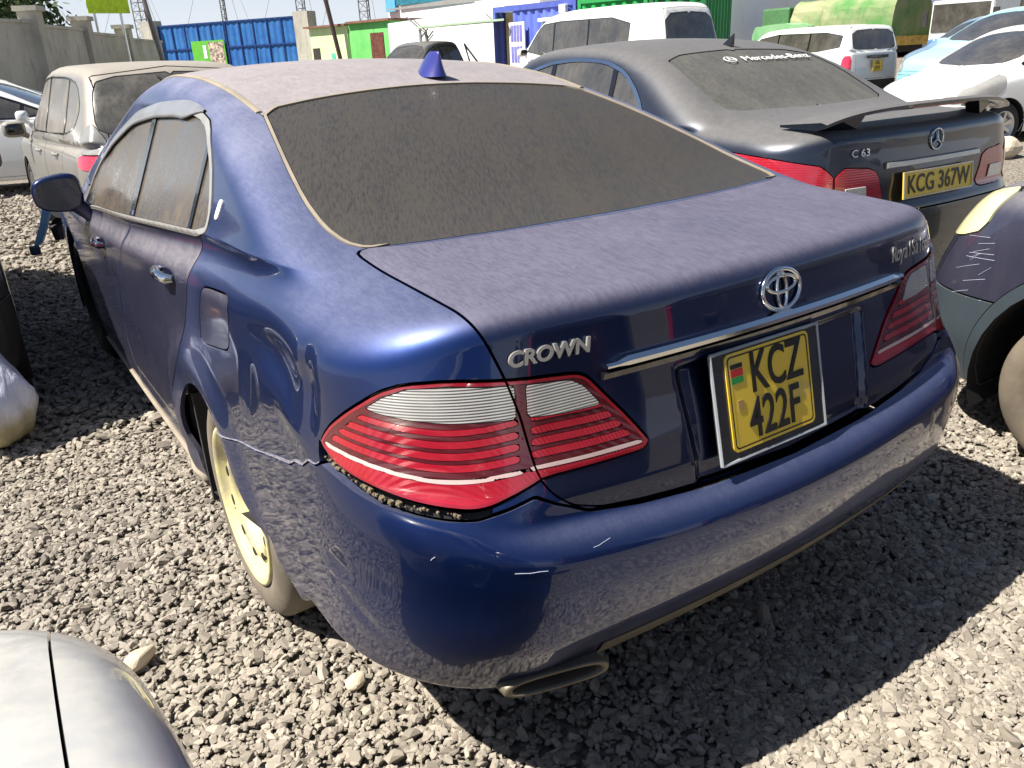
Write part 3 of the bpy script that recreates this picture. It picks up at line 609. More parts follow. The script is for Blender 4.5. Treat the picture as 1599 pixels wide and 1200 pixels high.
    for i,(p,nn) in enumerate(pts):
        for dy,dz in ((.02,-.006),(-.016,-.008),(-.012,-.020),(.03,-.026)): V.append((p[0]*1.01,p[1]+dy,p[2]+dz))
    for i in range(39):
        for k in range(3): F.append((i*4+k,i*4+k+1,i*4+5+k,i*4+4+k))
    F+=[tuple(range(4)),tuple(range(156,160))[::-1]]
    st.add(V,F); st.build('strip_underside_trim',MATS['gloss_black'],root)  # gloss black garnish along the underside of the chrome strip
    # emblem of three ovals
    P,Nn=rear_at(.007,.993); M=frame_m(P+Nn*.006,(1,0,0),Nn); em=empty('emblem'); em.parent=root
    def oval(cx,cy,rx,ry,w,nm,h=.005):
        n=48; V=[];F=[]
        for k in range(n):
            t=2*pi*k/n
            for j in range(8):
                a=2*pi*j/8; V.append(M@Vector((cx+(rx+w*cos(a))*cos(t),cy+(ry+w*cos(a))*sin(t),h*sin(a))))
        for k in range(n):
            for j in range(8): F.append((k*8+j,k*8+(j+1)%8,((k+1)%n)*8+(j+1)%8,((k+1)%n)*8+j))
        build(nm,V,F,MATS['chrome'],em,True)
    oval(0,0,.057,.041,.0052,'outer_oval'); oval(0,.011,.043,.0165,.0044,'cross_oval'); oval(0,-.002,.0145,.0365,.0042,'upright_oval')
    # lettering
    def rtext(nm,s,xc,zc,size,xs,m,sh=0.,bold=0.,ax_=(1,0,0),lift=.004,dep=.003):
        P,Nn=rear_at(xc,zc); P1,_=rear_at(xc-.05,zc); P2,_=rear_at(xc+.05,zc); X=(P2-P1); M=frame_m(P+Nn*lift,X,Nn); return text(nm,s,m,root,M,size,dep,xs,sh,bold)
    rtext('model_lettering','CROWN',-.553,.981,.036,1.12,MATS['chrome_dull'],.18,.0012)
    gl_=empty('grade_lettering'); gl_.parent=root
    for i_c,ch in enumerate('RoyalSaloon'):
        xc=.440+.0190*i_c; P,Nn=rear_at(xc,.985); X=rear_at(xc+.02,.985)[0]-rear_at(xc-.02,.985)[0]; text('letter',ch,MATS['chrome_dull'],gl_,frame_m(P+Nn*.003,X,Nn),.050,.0007,.80,.25,.0008)
    # number plate: transparent-edged holder, yellow plate, characters
    c=Vector((-.057,.030,.797)); X=Vector((1,.0,-.01)).normalized(); Z=Vector((0,-1,.235)).normalized(); M=frame_m(c,X,Z)
    def rr(w,h,r,n=6):
        o=[]
        for cx,cy,a0 in ((w-r,h-r,0),(-w+r,h-r,90),(-w+r,-h+r,180),(w-r,-h+r,270)):
            for k in range(n+1):
                a=radians(a0+90*k/n); o.append((cx+r*cos(a),cy+r*sin(a)))
        return o
    hold=MB(); hold.prism(rr(.161,.111,.004),lambda u,v,w_:M@Vector((u,v,w_)),.008); e=hold.build('plate_holder',mat('holder',(.028,.030,.034),.25,coat=.6,vary=.3),root)
    lipm=MB()
    for a,b in (((-.161,-.111),(.161,-.111)),((.161,-.111),(.161,.111)),((.161,.111),(-.161,.111)),((-.161,.111),(-.161,-.111))): lipm.tube([M@Vector((*a,.008)),M@Vector((*b,.008))],.0038,6)
    lipm.build('holder_edge',mat('clear_edge',srgb(150,155,158),.2,coat=.6,vary=.25),e)
    pl=NT('plate_yellow'); k=pl.ramp(pl.noise(11,det=8,rough=.7),.5,.78); pl.set(Base_Color=pl.mix(k,srgb(240,202,62),srgb(208,184,104)),Roughness=.4,Coat_Weight=.25); MATS['plate_yellow']=pl.m
    pm=MB(); pm.prism(rr(.126,.099,.013),lambda u,v,w_:M@Vector((u,v+.005,.008+w_)),.003); pe=pm.build('number_plate',pl.m,root)
    BK=mat('plate_black',(.012,.011,.010),.4)
    bd=MB(); o=rr(.1205,.0935,.010); i_=rr(.1175,.0905,.008); n=len(o); V=[M@Vector((u,v+.005,.0118)) for u,v in o+i_]; bd.add(V,[(k,(k+1)%n,n+(k+1)%n,n+k) for k in range(n)]); bd.build('plate_border',BK,pe)
    text('plate_characters','KCZ',BK,pe,M@Matrix.Translation((.020,.050,.0118)),.114,.0012,.70,0,.0016)
    text('plate_characters','422F',BK,pe,M@Matrix.Translation((.004,-.042,.0118)),.114,.0012,.70,0,.0016)
    fx,fy=-.096,.062
    for nm,z0,z1,cn,cc in (('flag_black',.011,.020,'flag_black',(.01,.01,.01)),('flag_red',-.005,.0095,'flag_red',(.45,.02,.02)),('flag_green',-.019,-.0065,'flag_green',(.02,.28,.06))):
        b=MB(); b.prism([(fx-.017,fy+z0),(fx+.017,fy+z0),(fx+.017,fy+z1),(fx-.017,fy+z1)],lambda u,v,w_:M@Vector((u,v,.0113+w_)),.0006); b.build('plate_flag',mat(cn,cc,.4),pe)
    b=MB(); b.prism([(fx-.006,-.012),(fx+.010,-.012),(fx+.010,.008),(fx-.006,.008)],lambda u,v,w_:M@Vector((u,v,.0113+w_)),.0006); b.build('plate_seal',mat('seal',srgb(176,140,84),.5),pe)
    # exhaust finisher in the left lower corner
    ex=MB(); V=[];F=[]; n=28; sp=lambda t,p:math.copysign(abs(t)**p,t)
    for dy,sc in ((.07,1.0),(0,1.0),(-.004,.97),(-.004,.86),(.004,.82),(.06,.80)):
        for k in range(n):
            t=2*pi*k/n; u=.105*sp(cos(t),.65)*sc; v=.030*sp(sin(t),.75)*(sc if sc>.9 else sc*.82); V.append((-.600+u,.012+dy+.36*(.11-u)*.8,.342+v*.72))
    for j in range(5):
        for k in range(n): F.append((j*n+k,j*n+(k+1)%n,(j+1)*n+(k+1)%n,(j+1)*n+k))
    ex.add(V,F); e=ex.build('exhaust_tip',mat('exhaust',srgb(120,111,94),.5,.35,vary=.3),root,True)
    V=[v for v in V[5*n:6*n]]; build('exhaust_bore',V,[tuple(range(n))],MATS['black'],e)
    # torn front bumper hanging off the far left corner
    t=MB(); V=[(-.93,4.85,.66),(-.90,4.95,.68),(-.96,4.98,.42),(-.99,4.90,.30),(-1.02,4.86,.34),(-.98,4.84,.5)]
    V=[(-.915,4.89,.70),(-.865,4.89,.70),(-.915,4.91,.58),(-.965,4.91,.48),(-1.02,4.90,.455),(-1.005,4.89,.50),(-.955,4.89,.60)]; t.add([Vector(v) for v in V]+[Vector(v)+Vector((.012,.03,0)) for v in V],[tuple(range(7)),tuple(range(7,14))[::-1]]+[(i,(i+1)%7,7+(i+1)%7,7+i) for i in range(7)])
    t.build('torn_bumper_piece',mat('torn_blue',srgb(110,160,196),.35,coat=.6,vary=.3),root)
    t=MB(); t.box((-1.045,4.87,.42),(-.985,4.92,.475)); t.build('broken_bracket',mat('bracket',(.02,.035,.09),.4,vary=.4),root,bevel=.01)
    t=MB(); t.tube([(-.84,4.82,.66),(-.87,4.86,.58),(-.865,4.86,.50)],[.05,.04,.03],7); t.build('exposed_bumper_brace',MATS['rubber'],root)
    # debris packed in the gap beneath the left lamp
    gm=MB(); r=random.Random(3)
    for k in range(52):
        if r.random()<.45: continue
        a=radians(57.6-16*k/51); z=zt(math.degrees(a))-.002; P=S.cast(np.array([[0,.95,z]]),np.array([[-sin(a),-cos(a),0]]))[0]; rad=.002+.006*r.random()**2
        gm.lathe([(-rad,0),(-rad*.4,rad),(rad*.5,rad*.8),(rad,0)],n=5,c=(P[0]*.986+.0,P[1]+.008,P[2]+.002+.008*r.random()))
    gm.build('gap_debris',mat('debris',srgb(112,100,80),.9,vary=.4,ns=60),root)['kind']='stuff'
    V=[];F=[]; r=random.Random(8); n_=90
    for k in range(n_):
        a=57.5+44*k/(n_-1); z=float(zt(a)); ar=radians(a); P=S.cast(np.array([[0,.95,z+.004]]),np.array([[-sin(ar),-cos(ar),0]]))[0]; o=.0025+.0015*r.random(); h=(.002+.005*r.random())*(1.2 if 60<a<76 else .5)
        V+=[(P[0]-o,P[1]-.001,P[2]-h*.4),(P[0]-o,P[1]-.001,P[2]+h*.5),(P[0]+.004,P[1],P[2]+h*.3)]
    for k in range(n_-1):
        for j in range(2): F.append((3*k+j,3*k+j+1,3*k+4+j,3*k+3+j))
    build('chipped_paint_edge',V,F,mat('chipped',srgb(128,124,132),.6,vary=.3,ns=60),root)
    for sg in (-1,1): mb=MB(); mb.box((sg*.875 if sg<0 else .64,1.555,.135),(-.64 if sg<0 else .875,1.575,.52)); mb.build('mud_flap',MATS['rubber'],root)
    # scuffs
    sc=mat('scratch',srgb(190,196,212),.6)
    for a0,z0,n_,st_ in ((43.6,.668,3,(.22,-.004)),(37,.642,5,(-.7,-.001)),(30,.650,4,(-.6,.001))):
        pts=[]
        for k in range(n_):
            a=radians(a0+st_[0]*k+r.uniform(-.15,.15)); z=z0+st_[1]*k+r.uniform(-.001,.001); pts.append(S.cast(np.array([[0,.95,z]]),np.array([[-sin(a),-cos(a),0]]))[0]*np.array([1.0035,1,1])+np.array([0,-.003,0]))
        mb=MB(); mb.tube([tuple(p) for p in pts],.00045,4); mb.build('scuff',sc,root)
    return S,root
CROWN_S,CROWN=make_crown()
# ------------------------------------------------------------ other vehicles
SG2=dusty_glass('car_glass',(.012,.014,.016),srgb(150,142,128),.22,.6,1.3,(1,1,.4),1.,25,.05)
SG3=dusty_glass('car_glass_dusty',(.02,.02,.02),srgb(150,140,124),.62,.8,1.1,(1,1,.3),.6,40,.15)
def poly2(v,pl): return sdpoly(v[:,1],v[:,2],pl)
def vehicle(name,loc,rz,label,cat,group,sp,s=1.):
    """generic vehicle: local +y is forward, origin under the middle of the rear bumper"""
    root=empty(name,loc,rz,label,cat,group,s); g=sp.get
    L,W,wb,ro,H=sp['L'],sp['W']/2,sp['wb'],sp['ro'],sp['H']; bz=sp['belt']
    S=Shape(W=prof([(-.2,W-.03),(.6,W-.005),(L/2,W),(L-.7,W-.02),(L+.2,W-.10)],.15),
        wz=prof([(.10,-.09),(.25,-.03),(.4,0),(.6,0),(.8,-.008),(bz-.02,-.035),(bz+.2,-.10)],.04),
        rear=None,F=prof([(.15,L-.08),(.4,L),(.6,L-.01),(.78,L-.08),(1.2,L-.35)],.04),
        T=prof(sp['deck'],.10),tdrop=(.55,g('tdrop',.7)),camber=.02,
        G=prof([(-.2,W-.10),(.6,W-.07),(L/2,W-.065),(L-1.4,W-.10),(L,W-.2)],.2),tum=g('tum',.36),
        RG=prof([(0,sp['rg'][0][0]+.5),(sp['rg'][0][1]-.12,sp['rg'][0][0]+.3)]+[(z,y) for y,z in sp['rg']],.02) ,rgn=g('rgn',.6),
        WG=prof([(0,sp['wg'][0][0]),(sp['wg'][0][1]-.12,sp['wg'][0][0])]+[(z,y) for y,z in sp['wg']],.03),wgn=g('wgn',.5),
        gplan=g('gplan',.08),wplan=.25,RF=prof(sp['roof'],.10),gcam=g('gcam',.06),kc=g('kc',.25),kt=g('kt',.07),kf=g('kf',.05),kw=g('kw',.08),kgc=.12,kfc=.35,z0=.62,
        oy=(g('oa',.95),L-1.0),ZB=prof(sp['zb'],.1),B=prof([(-.1,.26),(.6,.22),(1.,.19),(L-1,.19),(L,.24)],.05))
    R0=prof(sp['rear'],.015); S.rear=lambda a,y,z:(R0(z)+g('plan',.10)*a*a+.25*np.maximum(a-.55,0)**2)-y
    q=g('q',1.)
    els=els_from([(-90,-40,10),(-40,-26,3*q),(-26,40,1.3*q),(40,90,2.5*q)])
    V,T=S.grid(int(70/q),int(90/q),int(50/q),els); N=S.normal(V); B=Shell(V,N,T); ax=lambda v:np.abs(v[:,0])
    P=sp['paint']; A0=S.oy[0]; A1=S.oy[1]
    def mk(v,c,fn):
        o=np.full(len(v),1.)
        if c.any(): o[c]=fn(v[c])
        return o
    R=g('R',.31); ys=(ro,ro+wb); LM=mat('liner',(.010,.0095,.009),.9,vary=.3)
    ag=g('arch_gap',.045)
    for y in ys:
        pl=[(y+(R+ag)*cos(t),R+.01+(R+ag)*sin(t)) for t in np.linspace(-.75,pi+.75,26)]
        B.cut(lambda v:mk(v,(ax(v)>.5)&(v[:,2]<.9),lambda q:poly2(q,pl)),0)
        if g('flare') and y>2:
            fl_=B.cut(lambda v:mk(v,(ax(v)>.5)&(v[:,2]<.95)&(v[:,2]>.25),lambda q:np.hypot(q[:,1]-y,q[:,2]-R-.01)-(R+ag+g('flare'))),.004)
            for sg in (-1,1): fl_.side(sg).emit('arch_trim',g('bump_m',P),root,.006)
        for sg in (-1,1): arch_cap(root,[(a,max(b,.16)) for a,b in pl],sg,W-.02,LM,.28)
        for sg in (-1,1): wheel(root,W-.03,y,R,.19,R*.66,g('wk','alloy'),sg,g('tyre',MATS['rubber']),g('rim',MATS['metal']))
    fo=g('floorcut')
    # windows
    for nm,pl,cond,th,m in g('ends',[]):
        c=B.cut(lambda v:mk(v,cond(v),lambda q:sdpoly(ax(q),q[:,th],chaikin(pl,1))),.006); c.emit(nm,m,root,-.004,.02)
    if 'dlo' in sp:
        pl=chaikin(sp['dlo'],1); fm=g('frame_m',MATS['gloss_black'])
        fr=B.cut(lambda v:mk(v,(ax(v)>.35)&(v[:,2]>.75),lambda q:sdpoly(q[:,1],q[:,2],pl,g('frame_w',.012))),.002)
        D=fr.cut(lambda v:sdpoly(v[:,1],v[:,2],pl),.001)
        for sg in (-1,1): fr.side(sg).emit('window_frame',fm,root,.003,.006)
        for k,(nm,y0,y1) in enumerate(sp['panes']):
            p=D.cut(lambda v:np.maximum(y0+.02-(v[:,1]-(v[:,2]-bz)*g('lean',.15)),(v[:,1]-(v[:,2]-bz)*g('lean',.15))-y1+.02),.001)
            for sg in (-1,1): p.side(sg).emit(nm,g('glass',SG2),root,-.004,.006)
        for y_ in [p_[1] for p_ in sp['panes']][:0]: pass
        for k in range(len(sp['panes'])):
            y0=sp['panes'][k][1]
            pc=D.cut(lambda v:np.abs(v[:,1]-(v[:,2]-bz)*g('lean',.15)-y0)-.06,0)
            for sg in (-1,1): pc.side(sg).emit('window_pillar',MATS['gloss_black'],root,.001,.004)
    # lamps
    for nm,pl,m,end in g('lamps',[]):
        def fn(v):
            yy=np.maximum(0,A0-v[:,1]) if end<0 else np.maximum(0,v[:,1]-A1); return np.arctan2(ax(v),yy)*A0
        cond=(lambda v:(v[:,1]<A0))if end<0 else (lambda v:(v[:,1]>A1))
        c=B.cut(lambda v:mk(v,cond(v)&(ax(v)>.15),lambda q:sdpoly(fn(q),q[:,2],chaikin(pl,1))),.005)
        for sg in (-1,1): c.side(sg).emit(nm,m,root,.004,.03)
    for nm,pl in g('doors',[]):
        d=B.cut(lambda v:mk(v,(ax(v)>.5),lambda q:poly2(q,pl)),.007)
        for sg in (-1,1): d.side(sg).emit(nm,P,root,0,.012)
    if 'bumper' in sp:
        b=B.cut(lambda v:mk(v,(v[:,1]<ro-R-.02)&(v[:,2]<.9),lambda q:q[:,2]-sp['bumper']),.008); b.emit('rear_bumper',g('bump_m',P),root,.003)
    if 'fbumper' in sp:
        b=B.cut(lambda v:mk(v,(v[:,1]>ro+wb+R+.02)&(v[:,2]<.9),lambda q:q[:,2]-sp['fbumper']),.008); b.emit('front_bumper',g('bump_m',P),root,.003)
    if 'gate' in sp:
        b=B.cut(lambda v:mk(v,(v[:,1]<.75),lambda q:np.maximum(sdpoly(ax(q),q[:,2],sp['gate']),q[:,1]-.72)),.008); b.emit(g('gate_name','tailgate'),P,root,0)
    if 'bonnet' in sp:
        y0=sp['bonnet']; b=B.cut(lambda v:mk(v,(v[:,1]>y0-.3)&(v[:,2]>.6),lambda q:np.maximum(ax(q)-(W-g('bseam',.19)),y0-.2*ax(q)**2-q[:,1])),g('sgap',.007)); b.emit('bonnet',P,root,0)
    B.emit('body',P,root,0,.012)
    if 'mirror' in sp:
        y,z=sp['mirror']
        for sg in (-1,1):
            e=empty('door_mirror'); e.parent=root; e.location=(sg*(W+.085),y,z)
            blob('mirror_housing',g('mirror_m',P),e,(0,0,0),(.11,.07,.08),.6,16,10); blob('mirror_glass',MATS['gloss_black'],e,(0,-.035,0),(.09,.04,.062),.6,16,8)
            a=MB(); a.tube([(-sg*.05,.02,-.04),(-sg*.12,.03,-.08)],[.035,.03],6); a.build('mirror_stalk',g('mirror_m',P),e)
    for y,z in g('handles',[]):
        for sg in (-1,1):
            Pp,_=onsurf(S,(0,y,z),(sg,0,0)); h=MB(); h.tube([Pp+np.array((0,-.09,0)),Pp+np.array((sg*.025,-.06,0)),Pp+np.array((sg*.025,.06,0)),Pp+np.array((0,.09,0))],.013,6); h.build('door_handle',g('handle_m',P),root,True)
    return S,root
WHITE=paint('white_paint',(.74,.74,.72),0,.35,srgb(214,206,190),.35,.12,.05,.1,bsc=.4)
def rearplate(S,root,c,w,h,lean,rows,xs=.6,size=.1,rz=0.):
    M=frame_m(Vector(c),(1,0,0),(0,-1,lean)); pe=MB(); pe.prism([(-w/2,-h/2),(w/2,-h/2),(w/2,h/2),(-w/2,h/2)],lambda u,v,q:M@Vector((u,v,q)),.006); p=pe.build('number_plate',MATS['plate_yellow'],root)
    b=MB(); k=.006
    for a,d in (((-w/2,-h/2),(w/2,-h/2+k)),((-w/2,h/2-k),(w/2,h/2)),((-w/2,-h/2+k),(-w/2+k,h/2-k)),((w/2-k,-h/2+k),(w/2,h/2-k))): b.prism([a,(d[0],a[1]),d,(a[0],d[1])],lambda u,v,q:M@Vector((u,v,.0065+q)),.004)
    b.build('plate_frame',MATS['chrome_dull'],p)
    for s_,x,y in rows: text('plate_characters',s_,MATS['plate_black'],p,M@Matrix.Translation((x,y,.0075)),size,.001,xs,0,.0015)
    return p
# dark saloon with a boot spoiler
MP=paint('charcoal_blue_paint',(.012,.020,.040),.7,.32,srgb(134,130,124),.60,.08,.03,.04,tmin=.35,tmax=.99)
lens_mat('merc_red',(.36,.010,.022),.15,bstr=.2); lens_mat('merc_clear',(.65,.62,.58),.15,bstr=.4)
SP_M=dict(L=4.59,W=1.77,H=1.447,wb=2.76,ro=.98,belt=.95,paint=MP,R=.325,
  deck=[(-.1,1.0),(.1,1.035),(.4,1.055),(.8,1.07),(2.2,1.0),(3.2,.96),(3.6,.95),(4.2,.86),(4.6,.72)],
  rear=[(.15,.12),(.3,.03),(.5,0),(.66,0),(.72,.03),(.80,.03),(.95,.05),(1.03,.05),(1.3,.1)],
  rg=[(.66,1.05),(.80,1.12),(1.05,1.25),(1.30,1.36),(1.6,1.45)],wg=[(3.4,.98),(3.05,1.12),(2.72,1.30),(2.5,1.45)],
  roof=[(.8,1.28),(1.2,1.375),(1.6,1.43),(2.0,1.447),(2.4,1.43),(2.8,1.36),(3.3,1.22)],zb=[(.5,1.04),(1.2,1.01),(2.2,.95),(3.4,.90)],rgn=.45,tum=.48,gcam=.09,kw=.07,kc=.28,kf=.07,kt=.05,
  ends=[('rear_window',[(-.1,.69),(.52,.74),(.60,.80),(.585,1.05),(.53,1.32),(-.1,1.36)],lambda v:(v[:,1]<1.5)&(v[:,2]>1.0)&(v[:,1]>.6),1,dusty_glass('merc_rear_glass',(.03,.03,.028),srgb(88,86,80),.76,.9,1.06,(1,.3,.5),.4,90,.2)),
        ('windscreen',[(-.1,3.33),(.6,3.15),(.52,2.6),(-.1,2.55)],lambda v:(v[:,1]>2.3)&(v[:,2]>.9),1,SG2)],
  dlo=[(2.95,.93),(2.0,.98),(1.12,1.02),(1.25,1.16),(1.42,1.27),(1.62,1.325),(1.9,1.34),(2.2,1.32),(2.6,1.20)],frame_w=.020,frame_m=MATS['chrome'],panes=[('quarter_glass',.9,1.42),('rear_door_glass',1.42,2.02),('front_door_glass',2.02,3.2)],lean=.25,
  lamps=[('boot_lamp',[(.34,.70),(.37,.78),(.40,.865),(.60,.885),(.60,.70)],MATS['merc_red'],-1),('tail_lamp',[(.607,.70),(.607,.887),(.85,.93),(1.05,.945),(1.08,.93),(.95,.80),(.80,.70)],MATS['merc_red'],-1),('headlamp',[(.3,.55),(.3,.72),(.95,.82),(.9,.62)],MATS['lens_clear'],1)],
  doors=[('rear_door',[(1.02,1.0),(1.10,.80),(1.36,.55),(1.42,.25),(2.1,.25),(2.1,1.05)]),('front_door',[(2.11,1.05),(2.11,.25),(3.15,.25),(3.2,.9)])],bumper=.66,bonnet=3.55,mirror=(2.85,.98),handles=[(1.3,.88),(2.25,.86)],handle_m=MATS['chrome'])
SM,M_=vehicle('saloon_car',(2.435,1.09,.055),radians(-2.95),'charcoal saloon with a boot spoiler and yellow plate KCG 367W, parked beside the blue saloon','car',None,SP_M,1.004)
def merc_bits():
    def at(x,z): 
        P,Nn=onsurf(SM,(x,.9,z),(0,-1,0)); return Vector(P),Vector(Nn)
    # spoiler
    V=[];F=[]; xs=np.linspace(-.68,.68,41)
    for x in xs:
        a=abs(x)/.70; z=1.108-.050*a**5-.012*a*a; y=.075+.075*a**3; c=.16+.07*a**6
        for dy,dz in ((-.03,.010),(0.0,.018),(c,.0),(c,-.010),(.02,-.016),(-.028,-.004)): V.append((x,y+dy,z+dz))
    for i in range(40):
        for k in range(6): F.append((i*6+k,i*6+(k+1)%6,(i+1)*6+(k+1)%6,(i+1)*6+k))
    F+=[tuple(range(6)),tuple(range(240,246))[::-1]]
    w=build('boot_spoiler',V,F,MP,M_,False)
    for sg in (-1,1):
        p=MB(); V=[(sg*.57,.14,1.075),(sg*.42,.12,1.092),(sg*.46,.13,1.03),(sg*.60,.18,1.03)]
        p.add(V+[(a,b+.07,c-.006) for a,b,c in V],[(0,1,2,3),(7,6,5,4),(0,4,5,1),(1,5,6,2),(2,6,7,3),(3,7,4,0)]); p.build('spoiler_leg',MATS['gloss_black'],w)
    b=MB(); b.box((-.20,.05,1.098),(.20,.07,1.108)); b.build('brake_light_strip',MATS['merc_red'],w)
    # bright strip over the plate
    st=MB(); V=[];F=[]
    for x in np.linspace(-.345,.345,21):
        P,_=at(x,.865)
        for dy,dz in ((.004,.020),(-.016,.016),(-.020,-.004),(.004,-.012)): V.append((x,P[1]+dy,P[2]+dz))
    for i in range(20):
        for k in range(3): F.append((i*4+k,i*4+k+1,i*4+5+k,i*4+4+k))
    F+=[(0,1,2,3),(83,82,81,80)]
    st.add(V,F); st.build('chrome_strip',MATS['chrome_dull'],M_)
    P,_=at(0,.775); rearplate(SM,M_,(0.0,P[1]-.02,.775),.52,.118,.12,[('KCG 367W',0,-.002)],.86,.112)
    # ring with three spokes
    P,Nn=at(0,.955); M=frame_m(P+Nn*.006,(1,0,0),Nn); e=empty('emblem'); e.parent=M_; r=MB(); r.tube([M@Vector((.046*cos(t),.046*sin(t),0)) for t in np.linspace(0,2*pi,33)],.004,6,False); r.build('emblem_ring',MATS['chrome'],e,True)
    r=MB()
    for k in range(3):
        t=pi/2+2*pi*k/3; r.tube([M@Vector((0,0,.002)),M@Vector((.045*cos(t),.045*sin(t),0))],[.008,.0015],6)
    r.build('emblem_star',MATS['chrome'],e)
    P,Nn=at(-.47,.935); X=at(-.42,.935)[0]-at(-.52,.935)[0]; text('model_lettering','C 63',MATS['chrome'],M_,frame_m(P+Nn*.004+Vector((-.03,0,0)),X,Nn),.045,.001,1.25)
    text('grade_lettering','AMG',MATS['chrome'],M_,frame_m(P+Nn*.004+Vector((.07,0,0)),X,Nn),.036,.001,1.0)
    # window lettering
    P,Nn=onsurf(SM,(.10,1.22,.9),(0,0,1)); WM=mat('sticker_white',(.72,.72,.70),.6); M=frame_m(P+Nn*.006,(1,0,0),Nn)
    text('window_sticker','Mercedes-Benz',WM,M_,M@Matrix.Translation((.09,-.03,0)),.085,.0008,1.0,.1)
    r=MB(); r.tube([M@Vector((-.265+.04*cos(t),-.03+.032*sin(t),0)) for t in np.linspace(0,2*pi,25)],.003,5,False)
    for k in range(3):
        t=pi/2+2*pi*k/3; r.tube([M@Vector((-.265,-.03,0)),M@Vector((-.265+.04*cos(t),-.03+.032*sin(t),0))],.0025,5)
    r.build('window_sticker_ring',WM,M_)
    P,_=onsurf(SM,(.05,1.42,.9),(0,0,1)); a=MB(); a.add([Vector(P)+Vector(v) for v in ((-.012,.05,0),(.012,.05,0),(.014,-.03,0),(-.014,-.03,0),(-.003,-.04,.065),(.003,-.04,.065))],[(0,1,5,4),(3,4,5,2),(0,4,3),(1,2,5),(0,3,2,1)]); a.build('roof_antenna',MATS['gloss_black'],M_)
    # clear part of the left lamp
    for sg in (-1,1):
        P,Nn=at(sg*.53,.765); X=at(sg*.53+.05,.765)[0]-at(sg*.53-.05,.765)[0]; M=frame_m(P+Nn*.006,X,Nn); b=MB(); b.prism([(-.07,-.03),(.07,-.03),(.06,.03),(-.06,.03)],lambda u,v,q:M@Vector((u,v,q)),.004); b.build('reversing_lamp',MATS['merc_clear'],M_,bevel=.004)
merc_bits()
# silver beige estate beyond the blue saloon
BP=paint('beige_silver_paint',srgb(128,124,118),.3,.4,srgb(150,143,132),.75,.30,.1,.1,tmin=.3,tmax=.95)
lens_mat('wagon_red',(.70,.03,.08),.2,bstr=.2)
SP_W=dict(L=4.5,W=1.75,H=1.6,wb=2.7,ro=.9,belt=1.0,paint=BP,R=.33,
  deck=[(-.1,1.0),(.1,1.02),(1,1.02),(2.2,1.0),(3.2,1.0),(3.7,.98),(4.2,.9),(4.6,.72)],
  rear=[(.15,.12),(.3,.03),(.5,0),(.62,.01),(.72,.05),(.95,.07),(1.05,.08),(1.3,.1)],
  rg=[(.10,1.0),(.13,1.1),(.27,1.3),(.44,1.5),(.56,1.62)],wg=[(3.45,1.0),(3.1,1.2),(2.8,1.4),(2.5,1.62)],
  roof=[(0,1.50),(.5,1.565),(1.2,1.60),(2.0,1.61),(2.6,1.57),(3.2,1.42)],zb=[(.2,1.02),(2.2,.98),(3.4,.93)],rgn=.88,tum=.36,gcam=.06,kw=.10,kgc=.2,gplan=.16,kc=.3,
  ends=[('rear_window',[(-.1,1.07),(.60,1.07),(.69,1.12),(.64,1.35),(.56,1.485),(-.1,1.515)],lambda v:(v[:,1]<.95)&(v[:,2]>1.02),2,dusty_glass('wagon_rear_glass',(.02,.022,.024),srgb(130,124,112),.35,.6,1.3,(1,1,.3),.8,20,.1)),('windscreen',[(-.1,3.35),(.6,3.2),(.55,2.7),(-.1,2.6)],lambda v:(v[:,1]>2.4)&(v[:,2]>1.05),1,SG2)],
  dlo=[(3.15,1.02),(1.0,1.06),(.62,1.12),(.50,1.27),(.72,1.44),(1.2,1.49),(2.2,1.50),(2.55,1.42)],panes=[('quarter_glass',.3,1.02),('rear_door_glass',1.02,1.95),('front_door_glass',1.95,3.3)],glass=dusty_glass('wagon_side_glass',(.06,.055,.05),srgb(134,126,114),.6,.7,1.15,(1,1,.3),.9,20,.1),
  lamps=[('tail_lamp',[(.64,.93),(.66,1.05),(.75,1.16),(.80,1.14),(.90,1.03),(.93,.93)],MATS['lens_clear'],-1),('tail_lamp_red',[(.60,.80),(.62,.925),(.94,.925),(.96,.82)],MATS['wagon_red'],-1),('headlamp',[(.3,.6),(.3,.75),(.95,.85),(.9,.65)],MATS['lens_clear'],1)],
  doors=[('rear_door',[(1.0,1.05),(1.12,.75),(1.35,.45),(1.4,.25),(2.0,.25),(2.02,1.05)]),('front_door',[(2.03,1.05),(2.01,.25),(3.1,.25),(3.2,.98)])],bumper=.60,gate=[(-.1,.62),(.52,.62),(.58,.95),(.62,1.05),(.60,1.5),(-.1,1.56)],bonnet=3.5,mirror=(2.98,1.03),handles=[(1.35,.88),(2.3,.86)])
SW,W_=vehicle('estate_car',(.337,5.90,-.03),radians(2.2),'dusty beige silver estate parked just beyond the front of the blue saloon','car',None,SP_W,.979)
w=MB(); w.tube([(-.13,.335,1.475),(-.10,.31,1.44),(.12,.31,1.435)],[.010,.016,.012],6); w.build('rear_wiper',MATS['black'],W_); 
w=MB(); w.box((-.10,.265,1.425),(.14,.285,1.455)); w.build('window_label',MATS['trim_dusty'],W_)
